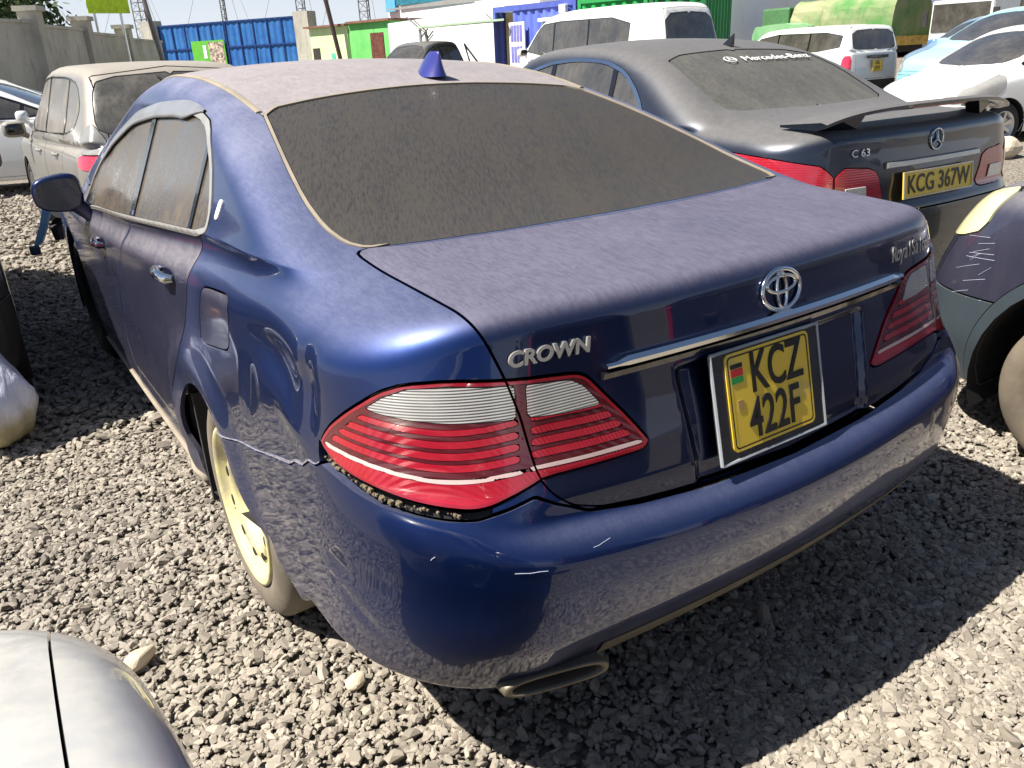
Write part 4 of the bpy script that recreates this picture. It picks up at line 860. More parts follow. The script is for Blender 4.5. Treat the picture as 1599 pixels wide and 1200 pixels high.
# compact hatch used for several neighbours
def hatch(paint_m,**k):
    d=dict(L=3.9,W=1.70,H=1.5,wb=2.5,ro=.62,belt=.98,paint=paint_m,R=.29,
      deck=[(-.1,.98),(.1,1.0),(1,1.0),(2.2,.98),(2.9,.97),(3.3,.90),(3.7,.78),(4.,.62)],
      rear=[(.15,.12),(.3,.03),(.5,0),(.62,.01),(.72,.05),(.95,.07),(1.05,.08),(1.3,.1)],
      rg=[(.10,.98),(.12,1.1),(.22,1.3),(.36,1.5),(.45,1.6)],wg=[(3.2,.95),(2.8,1.12),(2.4,1.32),(2.0,1.5)],
      roof=[(0,1.42),(.5,1.48),(1.1,1.5),(1.6,1.49),(2.1,1.43),(2.8,1.2)],zb=[(.2,.98),(2.0,.95),(3.2,.90)],rgn=.88,wgn=.45,tum=.38,kgc=.18,oa=.9,
      ends=[('rear_window',[(-.1,1.04),(.55,1.05),(.62,1.1),(.55,1.38),(-.1,1.42)],lambda v:(v[:,1]<.8)&(v[:,2]>.99),2,SG2),('windscreen',[(-.1,3.10),(.5,2.98),(.62,2.75),(.52,2.2),(-.1,2.12)],lambda v:(v[:,1]>1.9)&(v[:,2]>.93),1,SG2)],
      dlo=[(2.95,.96),(.7,1.02),(.42,1.10),(.55,1.28),(.9,1.38),(1.5,1.40),(1.95,1.36),(2.4,1.20)],panes=[('quarter_glass',.2,.82),('rear_door_glass',.82,1.6),('front_door_glass',1.6,2.55),('front_quarter_glass',2.55,3.1)],frame_w=.02,frame_m=MATS['gloss_black'],
      lamps=[('tail_lamp',[(.60,.70),(.62,1.0),(.72,1.02),(.90,.95),(.9,.72)],MATS['wagon_red'],-1),('headlamp',[(.45,.58),(.45,.68),(.9,.86),(1.15,.92),(1.1,.74),(.9,.60)],MATS['lens_clear'],1)],
      doors=[('rear_door',[(.75,1.0),(.85,.7),(.98,.45),(1.0,.25),(1.62,.25),(1.64,1.05)]),('front_door',[(1.65,1.05),(1.63,.25),(2.65,.25),(2.75,.93)])],bumper=.58,fbumper=.55,bonnet=3.0,mirror=(2.6,.98),handles=[(.95,.86),(1.85,.84)],q=1.4)
    d.update(k); return d
DARKP=paint('black_green_paint',(.010,.012,.014),.2,.3,srgb(150,142,128),.5,.16,.05,.2)
vehicle('hatchback_car',(-2.075,2.88,0),radians(0),'dark hatchback at the left edge, behind the white sack','car',None,hatch(DARKP,tdrop=.7))
SILV=paint('silver_paint',srgb(196,198,200),.5,.3,srgb(206,200,188),.45,.15,.05,.1)
# bottom left silver car, nose towards the blue saloon
lens_mat('lens_silver',(.5,.5,.5),.1,bstr=0)
vehicle('hatchback_car',(-2.08,-3.495,0.01),0,'silver car whose dusty front corner fills the bottom left of the picture','car',None,hatch(paint('silver_near_paint',srgb(205,208,212),.6,.28,srgb(206,194,166),.42,.16,.03,.15,tmin=.6),q=.55,L=3.95,kfc=.45,handles=[],lamps=[('tail_lamp',[(.60,.70),(.62,1.0),(.72,1.02),(.90,.95),(.9,.72)],MATS['wagon_red'],-1)],fbumper=-1,bonnet=2.9,bseam=.135,sgap=.0035))
# car on the right with the yellowed headlamp
NAVY=paint('navy_dusty_paint',(.012,.016,.055),.5,.38,srgb(148,142,138),.55,.15,.05,.12,tmin=.3,tmax=.98)
m=NT('yellowed_lens'); m.set(Base_Color=m.mix(m.ramp(m.noise(5,det=5),.3,.7),srgb(226,222,172),srgb(198,192,140)),Roughness=.28,Coat_Weight=.7,Coat_Roughness=.12); YL=m.m
NR=hatch(NAVY,q=.5,L=3.77,wb=2.38,W=1.72,arch_gap=.095,flare=.045,wk='steel',tyre=mat('tyre_brown',srgb(104,94,80),.85,vary=.25,bump=.3,bsc=50),rim=mat('rusty_rim',srgb(120,108,94),.8,vary=.25),R=.30,bump_m=paint('faded_bumper',(.022,.038,.050),0,.5,srgb(106,106,104),.40,.14,.3,.1),
   lamps=[('tail_lamp',[(.60,.70),(.62,1.0),(.72,1.02),(.90,.95),(.9,.72)],MATS['wagon_red'],-1),('headlamp',[(.25,.73),(.50,.735),(.64,.755),(.745,.80),(.74,.930),(.69,.945),(.62,.925),(.45,.87),(.25,.82)],YL,1)],
   deck=[(-.1,.98),(.1,1.0),(1,1.0),(2.2,1.0),(2.9,1.0),(3.3,.975),(3.55,.935),(3.8,.82)],fbumper=.565,kt=.06)
SR,R_=vehicle('hatchback_car',(2.43,-2.975,0),0,'navy car with a yellowed headlamp and scratched bumper at the right edge, wheel showing','car',None,NR)
r=random.Random(5); mb=MB()
for k in range(16):
    z=.50+.30*r.random(); y=3.42+.10*r.random(); L=.05+.12*r.random(); dz=-.03*r.random()-.01; pts=[]
    for t in range(5): 
        P,Nn=onsurf(SR,(0,2.9,z+dz*t/4),(-1,(y-2.9+L*t/4)/.86*1.0,0)); pts.append(P+Nn*.001)
    mb.tube([tuple(p) for p in pts],.0006,4)
mb.build('bumper_scratches',MATS['scratch'] if 'scratch' in MATS else mat('scratch',(.5,.5,.55),.6),R_)
P,Nn=onsurf(SR,(0,3.15,.83),(-1,.0,0)); mb=MB(); mb.tube([P+Nn*.004+np.array((0,-.05,.01)),P+Nn*.01,P+Nn*.004+np.array((0,.09,-.005))],[.008,.012,.009],6); mb.build('lamp_clip',MATS['chrome_dull'],R_)
# far vehicles
CYAN=paint('pale_cyan_paint',srgb(138,200,212),.1,.3,srgb(214,214,206),.3,.08,.05,.05); LBLUE=paint('light_blue_paint',srgb(84,132,176),.3,.3,srgb(200,200,190),.3,.08,.05,.05)
def head(h): return radians(h)
SP_P=dict(L=4.2,W=1.69,H=1.5,wb=2.55,ro=.8,belt=1.0,paint=WHITE,R=.30,
  deck=[(-.1,1.0),(.1,1.02),(1,1.02),(2.2,1.0),(3.0,.99),(3.4,.95),(3.9,.85),(4.3,.65)],
  rear=[(.15,.10),(.3,.02),(.5,0),(.7,.01),(.95,.03),(1.05,.04),(1.3,.1)],
  rg=[(.06,1.0),(.08,1.1),(.14,1.3),(.20,1.45),(.26,1.6)],wg=[(3.25,.98),(2.95,1.15),(2.7,1.35),(2.5,1.5)],
  roof=[(0,1.46),(.5,1.50),(1.2,1.51),(2.0,1.50),(2.5,1.46),(3.2,1.25)],zb=[(.2,1.0),(3.4,.95)],rgn=.97,tum=.26,kgc=.15,kc=.18,kw=.07,gplan=.05,
  ends=[('rear_window',[(-.1,1.02),(.58,1.03),(.64,1.08),(.60,1.38),(-.1,1.41)],lambda v:(v[:,1]<.7)&(v[:,2]>.95),2,SG2),('windscreen',[(-.1,3.1),(.6,2.98),(.55,2.62),(-.1,2.58)],lambda v:(v[:,1]>2.3)&(v[:,2]>1.05),1,SG2)],
  dlo=[(2.95,1.0),(.32,1.02),(.30,1.36),(2.4,1.38)],panes=[('cargo_glass',.1,1.10),('rear_door_glass',1.10,1.95),('front_door_glass',1.95,3.1)],frame_w=.006,lean=.05,
  lamps=[('tail_lamp',[(.62,.62),(.62,.92),(.76,.92),(.80,.62)],MATS['wagon_red'],-1)],
  doors=[('rear_door',[(1.0,1.0),(1.02,.7),(1.15,.45),(1.15,.25),(1.9,.25),(1.9,1.05)]),('front_door',[(1.91,1.05),(1.91,.25),(2.9,.25),(2.95,.95)])],bumper=.45,bump_m=MATS['rubber'],gate=[(-.1,.48),(.55,.48),(.58,1.45),(-.1,1.48)],bonnet=3.2,mirror=(2.75,1.0),handles=[(1.2,.9),(2.1,.9)],q=1.3)
SPb,PB_=vehicle('estate_car',(15.5,9.9,.13),radians(-5.1),'white box-shaped estate with tinted glass seen past the boot spoiler','car',None,SP_P,1.06)
rearplate(SPb,PB_,(0,-.02,.72),.30,.22,.05,[('KBL',0,.05),('274T',0,-.05)],.8,.10); b=MB(); b.box((-.28,-.05,.86),(.28,.03,.92)); b.build('tailgate_handle_bar',MATS['gloss_black'],PB_,bevel=.01)
SP_V=dict(SP_P); SP_V.update(L=4.7,W=1.72,H=1.98,wb=2.6,ro=.95,belt=1.15,deck=[(-.1,1.15),(.1,1.17),(3.0,1.17),(3.9,1.12),(4.4,1.0),(4.8,.8)],
  rear=[(.15,.10),(.3,.02),(.5,0),(.7,.01),(1.05,.03),(1.3,.05)],rg=[(.06,1.15),(.09,1.3),(.16,1.6),(.24,1.85),(.3,2.0)],wg=[(4.35,1.12),(4.05,1.35),(3.75,1.65),(3.45,1.95)],
  roof=[(0,1.90),(.5,1.96),(1.5,1.98),(2.6,1.97),(3.2,1.92),(4.2,1.55)],zb=[(.2,1.15),(4.4,1.10)],tum=.18,gcam=.05,kw=.12,
  ends=[('rear_window',[(-.1,1.20),(.62,1.20),(.66,1.25),(.60,1.76),(-.1,1.80)],lambda v:(v[:,1]<.7)&(v[:,2]>1.1),2,SG2),('windscreen',[(-.1,4.25),(.6,4.1),(.55,3.55),(-.1,3.5)],lambda v:(v[:,1]>3.2)&(v[:,2]>1.2),1,SG2)],
  dlo=[(3.95,1.18),(.95,1.20),(.95,1.76),(3.35,1.78),(3.6,1.6)],panes=[('cargo_glass',.8,2.0),('sliding_door_glass',2.0,3.0),('front_door_glass',3.0,4.0)],
  lamps=[('tail_lamp',[(.72,.75),(.72,1.15),(.82,1.15),(.86,.75)],MATS['wagon_red'],-1)],doors=[('sliding_door',[(2.0,1.15),(2.0,.3),(2.95,.3),(2.95,1.15)]),('front_door',[(2.96,1.15),(2.96,.3),(3.6,.5),(3.9,1.15)])],gate=[(-.1,.5),(.62,.5),(.60,1.84),(-.1,1.88)],bonnet=4.2,mirror=(3.7,1.25),handles=[(2.2,1.0),(3.2,1.0)])
SPv,VAN=vehicle('passenger_van',(10.43,10.25,float(gz(10.4,0))),radians(3.3),'white van with beige dusty windows standing behind the charcoal saloon','van',None,SP_V,1.05)
w=MB(); w.tube([(.45,.05,1.27),(.30,.06,1.33)],.012,5); w.build('rear_wiper',MATS['black'],VAN)
# cars with their noses to the left
vehicle('hatchback_car',(12.97,4.33,.05),radians(75),'white hatchback, nearest of the pale cars nosing in from the right','car','pale cars nosing in from the right',hatch(WHITE,mirror=(2.6,.98)))
vehicle('hatchback_car',(16.7,6.1,.22),radians(77),'pale cyan hatchback with a large mirror between the white and the blue ones','car','pale cars nosing in from the right',hatch(CYAN),1.1)
vehicle('hatchback_car',(19.2,8.1,.3),radians(80),'light blue hatchback, farthest of the pale cars nosing in from the right','car','pale cars nosing in from the right',hatch(LBLUE))
vehicle('hatchback_car',(-2.6,13.2,0),radians(-108),'white silver hatchback at the far left, its front wheel on the gravel','car',None,hatch(paint('pearl_paint',srgb(222,224,224),.2,.3,srgb(210,206,196),.3,.1,.05,.05),R=.31))
vehicle('hatchback_car',(-2.2,18.0,0),radians(-95),'white car half hidden beyond the white silver hatchback at the far left','car',None,hatch(WHITE))
# pickup under the canopy
def pickup():
    sp=hatch(paint('dark_grey_paint',(.03,.035,.04),.4,.3,srgb(170,165,155),.4,.1,.05,.1),L=5.1,W=1.8,wb=3.1,ro=1.1,R=.36,belt=1.1,oa=.95,
      deck=[(-.1,1.12),(1.6,1.12),(2.2,1.13),(3.8,1.12),(4.4,1.05),(4.9,.95),(5.2,.8)],rg=[(1.62,1.1),(1.64,1.2),(1.70,1.5),(1.8,1.75)],wg=[(4.1,1.08),(3.7,1.3),(3.35,1.55),(3.1,1.75)],
      roof=[(1.5,1.68),(2,1.76),(2.6,1.78),(3.1,1.72),(3.8,1.5)],zb=[(.2,1.1),(4,1.05)],ends=[('windscreen',[(-.1,4.0),(.6,3.85),(.55,3.2),(-.1,3.12)],lambda v:(v[:,1]>2.9)&(v[:,2]>1.13),1,SG2)],
      dlo=[(3.75,1.13),(1.78,1.15),(1.85,1.6),(2.9,1.63),(3.2,1.52)],panes=[('rear_door_glass',1.6,2.65),('front_door_glass',2.65,3.9)],lamps=[('headlamp',[(.45,.80),(.45,.93),(.9,1.0),(1.1,1.0),(1.0,.82)],MATS['lens_clear'],1)],doors=[('rear_door',[(1.75,1.1),(1.75,.35),(2.65,.35),(2.65,1.1)]),('front_door',[(2.66,1.1),(2.66,.35),(3.6,.35),(3.7,1.1)])],bonnet=4.0,mirror=(3.4,1.2),handles=[(1.95,1.02),(2.85,1.02)])
    S,r=vehicle('pickup_truck',(12.4,21.05,.1),radians(115),'dark pickup truck parked under the canopy, roll bar on its bed','pickup truck',None,sp)
    for sg in (-1,1):
        m_=MB(); m_.tube([(sg*.7,1.35,1.12),(sg*.6,1.45,1.66),(sg*.55,.7,1.14)],.03,6); m_.build('roll_bar',MATS['chrome_dull'],r,True)
pickup()
vehicle('hatchback_car',(13.4,25.3,.1),radians(118),'small blue grey car half hidden beyond the dark pickup truck','car',None,hatch(paint('bluegrey_paint',srgb(130,140,158),.3,.3,srgb(200,200,190),.3,.1,.05,.05)))

# unseen dark van, added so the rear paintwork has something dark to reflect
vehicle('passenger_van',(.9,-3.3,0),radians(176),'added dark van out of view behind the camera, only darkens the reflections','van',None,dict(SP_V,paint=DARKP,q=2.))
# ------------------------------------------------------------ yard walls, gate, buildings
def dirty(name,a,b,c,rough=.9,sc=.6,bump=.4):
    m=NT(name); k=m.ramp(m.noise(sc,det=9,rough=.7),.35,.65); k2=m.ramp(m.noise(sc*7,(1,1,.25),det=6),.5,.8); m.set(Base_Color=m.mix(m.math('MULTIPLY',k2,.6),m.mix(k,a,b),c),Roughness=rough,Specular_IOR_Level=.2); m.bump(m.noise(sc*25,det=5),bump,.02); MATS[name]=m.m; return m.m
CONC=dirty('concrete',srgb(186,182,170),srgb(164,160,148),srgb(112,106,96)); WW=dirty('white_wall',(.80,.80,.77),(.74,.74,.71),(.62,.61,.56),sc=.2,bump=.1)
def seg(mb,a,b,h0,h1,t,z0=-.3):
    a=Vector((a[0],a[1],0)); b=Vector((b[0],b[1],0)); d=(b-a).normalized(); n=Vector((-d.y,d.x,0))*t/2
    V=[a-n,b-n,b+n,a+n]; mb.add([v+Vector((0,0,z0)) for v in V]+[a-n+Vector((0,0,h0)),b-n+Vector((0,0,h1)),b+n+Vector((0,0,h1)),a+n+Vector((0,0,h0))],[(3,2,1,0),(4,5,6,7),(0,1,5,4),(1,2,6,5),(2,3,7,6),(3,0,4,7)])
def wall_left():
    e=empty('perimeter_wall',(0,0,0),0,'weathered grey concrete wall with capped pillars at the far left','wall')
    P=[(-3.2,25.6),(1.9,30.6),(3.9,34.6),(6.1,39.),(8.6,44.2)]; H=3.0
    for i in range(4):
        mb=MB(); seg(mb,P[i],P[i+1],H-.1*i,H-.1*i,.22); mb.build('wall_panel',CONC,e)
        mb=MB(); seg(mb,P[i],P[i+1],H+.10-.1*i,H+.10-.1*i,.34,H-.1*i+.002); mb.build('coping',CONC,e)
    for i,(x,y) in enumerate(P[:4]):
        a=math.atan2(44.2-y,8.6-x); mb=MB(); mb.box((x-.28,y-.28,-.3),(x+.28,y+.28,3.45-.1*i),a); mb.build('pillar',CONC,e); mb=MB(); mb.box((x-.36,y-.36,3.452-.1*i),(x+.36,y+.36,3.60-.1*i),a); mb.build('pillar_cap',CONC,e)
wall_left()
def gate():
    a=Vector((11.43,56.7,0)); b=Vector((17.06,47.7,0)); d=(b-a).normalized(); n=Vector((d.y,-d.x,0)); L=(b-a).length; H=4.0
    e=empty('metal_gate',tuple(a),math.atan2(d.y,d.x),'wide blue sheet metal gate with a green poster, between two concrete posts','gate')
    BL=dirty('gate_blue',srgb(44,92,158),srgb(58,112,170),srgb(60,120,156),.5,.9,.1); BD=mat('gate_frame_blue',srgb(22,52,112),.5)
    for k in range(2):
        x0=k*L/2+.03; x1=(k+1)*L/2-.03; mb=MB(); V=[];F=[]; n_=48
        for i in range(n_+1):
            x=x0+(x1-x0)*i/n_; y=(.03 if (i//2)%2 else 0.)
            V+=[(x,y,.1),(x,y,H)]
        for i in range(n_): F.append((2*i,2*i+2,2*i+3,2*i+1))
        mb.add(V,F); lf=mb.build('gate_leaf',BL,e)
        mb=MB()
        for z in (.12,1.3,2.55,H-.06): mb.box((x0,-.06,z),(x1,-.01,z+.07))
        for j in range(6): x=x0+(x1-x0-.06)*j/5; mb.box((x,-.055,.1),(x+.06,-.012,H))
        mb.build('gate_frame',BD,lf)
    # poster on the left leaf
    mb=MB(); mb.box((2.6,-.14,1.0),(5.2,-.08,3.0)); p=mb.build('poster_board',mat('poster_green',srgb(90,170,50),.6,vary=.1),e)
    mb=MB(); mb.box((3.5,-.155,2.0),(3.75,-.145,2.75)); mb.build('poster_mark',mat('poster_white',(.7,.72,.7),.6),p)
    pm=NT('poster_photo'); v=pm.n('ShaderNodeTexVoronoi'); pm.l(pm.coord(),v.inputs[0]); v.inputs['Scale'].default_value=9; sp=pm.n('ShaderNodeSeparateColor'); pm.l(v.outputs['Color'],sp.inputs[0]); pm.set(Base_Color=pm.mix(sp.outputs[0],srgb(80,70,60),srgb(210,190,170)),Roughness=.7)
    mb=MB(); mb.box((3.95,-.155,1.05),(5.1,-.145,2.9)); mb.build('poster_picture',pm.m,p)
    for q,nm in ((a-d*.55,'left'),(b+d*.6,'right')):
        mb=MB(); mb.box((q.x-.5,q.y-.4,-.3),(q.x+.5,q.y+.4,4.3 if nm=='left' else 4.2),math.atan2(d.y,d.x)); tag(mb.build('gate_post',CONC),'thick concrete post on the %s of the blue gate'%nm,'gate post')
gate()
def mast(x,y,h,w,label,guy=True,lad=False,tri=True):
    e=empty('lattice_mast',(x,y,0),.4,label,'mast'); M_=mat('mast_grey',srgb(110,108,104),.6)
    mb=MB(); cs=[(w*cos(t),w*sin(t)) for t in (0,2.1,4.2)]
    for c in cs: mb.tube([(c[0],c[1],0),(c[0],c[1],h)],.03,5)
    mb.build('mast_legs',M_,e) if False else None
    for c in cs: q=MB(); q.tube([(c[0],c[1],0),(c[0],c[1],h)],.035,5); q.build('leg',M_,e)
    b=MB(); z=.5
    while z<h:
        for i in range(3): a,c=cs[i],cs[(i+1)%3]; b.tube([(*a,z),(*c,z)],.018,4,False); b.tube([(*a,z),(*c,z+.5)],.014,4,False)
        z+=.5
    o=b.build('bracing',M_,e)
    if guy:
        for t in (.5,2.6,4.7): q=MB(); q.tube([(0,0,h*.8),(2.6*cos(t),2.6*sin(t),3.)],.012,4); q.build('guy_wire',M_,e)
mast(11.0,59.,11,.42,'lattice mast rising behind the left post of the blue gate'); mast(15.0,54.4,12,.16,'slim guyed lattice mast rising behind the middle of the blue gate'); mast(18.2,49.6,12,.30,'lattice mast rising behind the right post of the blue gate'); mast(19.7,44.,12,.34,'lattice mast rising behind the pale green hut')
def sheds():
    e=empty('guard_hut',(16.72,45.05,0),radians(-74),'pale lime painted guard hut right of the blue gate','hut'); LG=dirty('lime_wall',srgb(212,232,176),srgb(196,222,160),srgb(170,190,140),.8,.5,.1); GG=dirty('green_wall',srgb(118,196,112),srgb(96,176,92),srgb(70,140,76),.8,.6,.1)
    mb=MB(); mb.box((0,0,-.3),(3.2,3,3.2)); mb.build('wall',LG,e); mb=MB(); mb.box((-.2,-.25,3.202),(3.3,3.2,3.3)); mb.build('roof',mat('rust_sheet',srgb(120,84,66),.8,vary=.3),e)
    mb=MB(); mb.box((.15,-.03,0),(.75,.0-.002,2.2)); mb.build('door',mat('dark_door',srgb(50,44,40),.8),e); mb=MB(); mb.box((1.7,-.03,1.4),(2.0,-.002,1.9)); mb.build('notice',mat('teal_notice',srgb(90,180,150),.7),e)
    e=empty('green_shed',(17.62,41.80,0),radians(-75),'bright green shed with a rusty open doorway beside the lime hut','shed')
    mb=MB(); mb.box((0,0,-.3),(3.3,3,3.25)); mb.build('wall',GG,e); mb=MB(); mb.box((1.7,-.04,0),(2.7,-.002,2.75)); mb.build('doorway',mat('rust_door',srgb(96,52,40),.85,vary=.35),e); mb=MB(); mb.box((.0,-.2,3.252),(3.4,3.1,3.36)); mb.build('roof',mat('rust_sheet',srgb(120,84,66),.8),e)
sheds()
def bigwall():
    e=empty('warehouse_building',(0,0,0),0,'long white rendered building filling the background on the right','building')
    mb=MB(); seg(mb,(18.4,38.5),(20.2,31.0),3.1,3.35,.3); seg(mb,(20.2,31.02),(29,27.5),3.4,3.5,.3); seg(mb,(29,27.6),(46,25),9,9,.3); seg(mb,(46,25.0),(80,6),12,12,.3); mb.build('wall',WW,e)
    mb=MB(); seg(mb,(20.2,42.),(22.6,31.5),9.5,9.5,.2,0); seg(mb,(22.6,31.5),(29.4,28.6),9.5,9.5,.2,0); mb.build('upper_wall',WW,e)
    mb=MB(); seg(mb,(18.3,38.4),(20.0,31.2),3.75,3.95,.06,3.68); mb.build('window_rail',MATS['chrome_dull'],e)
    mb=MB(); seg(mb,(20.15,41.0),(21.45,35.6),7.5,7.5,.1,4.05); mb.build('teal_screen',mat('teal_screen',srgb(38,110,128),.5,vary=.3),e)
    mb=MB(); seg(mb,(20.0,41.9),(20.15,41.1),7.5,7.5,.14,3.8); mb.build('blue_shutter',mat('blue_shutter',srgb(90,160,200),.5),e)
    mb=MB(); seg(mb,(21.5,35.5),(21.85,34.0),7.2,7.2,.12,4.1); mb.build('orange_sign',mat('orange_sign',srgb(236,176,60),.6),e)
bigwall()
def canopy():
    e=empty('carport_canopy',(0,0,0),0,'pale green sheet carport canopy on thin posts above the dark pickup','canopy'); G=mat('canopy_green',srgb(168,190,160),.7,vary=.12)
    P=[(10.0,20.1),(11.25,17.75),(15.0,23.0),(13.4,26.0)]; z=(2.2,2.25,2.45,2.4)
    V=[(x,y,h) for (x,y),h in zip(P,z)]+[(x,y,h+.05) for (x,y),h in zip(P,z)]
    mb=MB(); mb.add(V,[(3,2,1,0),(4,5,6,7),(0,1,5,4),(1,2,6,5),(2,3,7,6),(3,0,4,7)]); mb.build('canopy_sheet',G,e)
    for (x,y) in ((10.1,20.15),(11.3,22.0),(12.1,19.3),(13.2,25.4),(14.6,22.9)):
        mb=MB(); mb.tube([(x,y,0),(x,y,2.18)],.045,6); mb.tube([(x,y,1.95),(x+.2,y-.1,2.19)],.02,5); mb.tube([(x,y,2.2),(x-.3,y+.14,2.5)],.02,5); mb.build('post',mat('post_grey',srgb(170,172,168),.6),e)
canopy()
def container(name,o,rz,L,col,label,door=False):
    e=empty(name,o,rz,label,'container'); m=dirty('cont_'+col[0],col[1],col[2],col[3],.5,.5,.05); W,H=2.44,2.6
    def corr(a,b,nn,holes=[]):
        mb=MB(); V=[];F=[]; a=Vector(a); b=Vector(b); n_=int((b-a).length/.07); q=Vector(nn)
        for i in range(n_+1):
            p=a+(b-a)*i/n_+q*(0 if (i%4) in (0,1) else -.045); V+=[p+Vector((0,0,.12)),p+Vector((0,0,H-.12))]
        for i in range(n_):
            F.append((2*i,2*i+2,2*i+3,2*i+1))
        mb.add(V,F); return mb
    x0=.75 if door else .08
    corr((x0,0,0),(L,0,0),(0,-1,0)).build('side_panel',m,e); corr((0,W,0),(0,0.02,0),(-1,0,0)).build('end_panel',m,e); corr((L,0.02,0),(L,W,0),(1,0,0)).build('end_panel',m,e); corr((L,W,0),(0,W,0),(0,1,0)).build('side_panel',m,e)
    mb=MB(); mb.box((0,.03,H-.05),(L,W-.03,H-.01)); mb.build('roof',m,e)
    fm_=mat('contf_'+col[0],tuple(c*.7 for c in col[1]),.5)
    for lo,hi,nm in (((-.03,-.03,0),(.07,.07,H),'corner_post'),((L-.07,-.03,0),(L+.03,.07,H),'corner_post'),((.072,-.03,H-.13),(L-.072,.05,H),'top_rail'),((.072,-.03,0),(L-.072,.05,.13),'bottom_rail'),((-.03,W-.07,0),(.07,W+.03,H),'corner_post')): q=MB(); q.box(lo,hi); q.build(nm,fm_,e)
    if door:
        mb=MB(); mb.box((.09,.3,.14),(.72,.32,H-.15)); mb.build('office_wall',mat('beige_inside',srgb(216,190,140),.7),e)
        mb=MB(); mb.box((.28,.25,1.35),(.42,.295,1.8)); mb.build('notice',mat('brown_notice',srgb(70,58,44),.7),e)
        mb=MB(); mb.box((.72,-.13,.15),(1.32,-.09,2.2)); d=mb.build('door',mat('door_white',(.78,.76,.74),.5),e)
        for r_i,z in enumerate((1.25,1.75)):
            for c_ in range(4): q=MB(); q.box((.80+.115*c_,-.145,z),(.88+.115*c_,-.132,z+.38)); q.build('door_pane',mat('pane_blue',srgb(120,120,190),.2,coat=.5),d)
        mb=MB(); mb.box((1.95,-.03,1.3),(2.55,.02,2.1)); w=mb.build('window',mat('pane_dark',srgb(60,62,90),.2,coat=.5),e)
        mb=MB()
        for k in range(6): mb.box((1.93+.115*k,-.08,1.25),(1.97+.115*k,-.04,2.15))
        mb.build('window_bars',mat('door_white',(.78,.76,.74),.5),w)
        mb=MB(); mb.box((1.85,-.14,2.16),(2.65,.02,2.24)); mb.build('window_hood',mat('door_white',(.78,.76,.74),.5),w)
        mb=MB(); mb.box((2.62,-.16,2.3),(2.85,-.05,2.5)); mb.build('floodlight',mat('door_white',(.78,.76,.74),.5),e,bevel=.02)
container('shipping_container',(11.5,18.55,.0),radians(-84),3.05,('blue',srgb(92,108,196),srgb(104,120,204),srgb(80,90,160)),'blue shipping container office with an open doorway and barred window',True)
container('shipping_container',(11.85,15.42,.0),radians(-77),1.9,('green',srgb(52,170,88),srgb(44,156,78),srgb(36,120,64)),'bright green shipping container adjoining the blue one')
container('shipping_container',(12.32,13.5,.0),radians(-62),1.2,('darkgreen',srgb(30,128,66),srgb(26,112,58),srgb(24,90,50)),'darker green shipping container end beyond the bright green one')
# banner on a pole, street pole
def poles():
    e=empty('banner_pole',(5.2,36.5,0),.2,'lime green banner on twin poles above the concrete wall','banner'); mb=MB(); mb.tube([(-.5,0,0),(-.5,0,6.3)],.05,6); mb.build('pole',MATS['metal'],e); mb=MB(); mb.tube([(.5,0,0),(.5,0,6.3)],.05,6); mb.build('pole',MATS['metal'],e)
    mb=MB(); mb.box((-.75,-.1,3.6),(.85,-.06,5.3)); mb.build('banner',mat('lime_banner',srgb(190,222,40),.6,vary=.15),e)
    mb=MB(); mb.tube([(7.0,36.0,0),(6.2,36.4,8)],.08,8); tag(mb.build('street_pole',mat('mast_grey',srgb(110,108,104),.6)),'tall thin grey pole leaning in front of the concrete wall','pole')
    mb=MB(); mb.tube([(8.95,45.4,0),(8.2,45.6,9)],.10,8); tag(mb.build('steel_post',mat('dark_steel',srgb(70,50,50),.6)),'dark steel post at the left end of the blue gate','post')
    mb=MB(); mb.tube([(17.3,42.0,0),(16.2,42.7,9)],.12,8); tag(mb.build('steel_post',mat('dark_steel',srgb(70,50,50),.6)),'dark steel post at the right end of the blue gate','post')
    e=empty('bunting_line',(0,0,0),0,'thin overhead line with two small red flags above the blue gate','bunting'); pts=[(4+12*t,44-6*t*.6,7.2-.9*sin(pi*t)) for t in np.linspace(0,1,14)]
    mb=MB(); mb.tube(pts,.012,4); mb.build('line',MATS['black'],e)
    for x,y,z in (pts[6],pts[10]): mb=MB(); V=[(x-.13,y,z),(x+.13,y,z),(x+.11,y+.03,z-.18),(x-.12,y+.02,z-.16)]; mb.add(V+[(a,b+.01,c) for a,b,c in V],[(3,2,1,0),(4,5,6,7),(0,1,5,4),(1,2,6,5),(2,3,7,6),(3,0,4,7)]); mb.build('flag',mat('flag_cloth_red',srgb(190,50,50),.8),e)
poles()
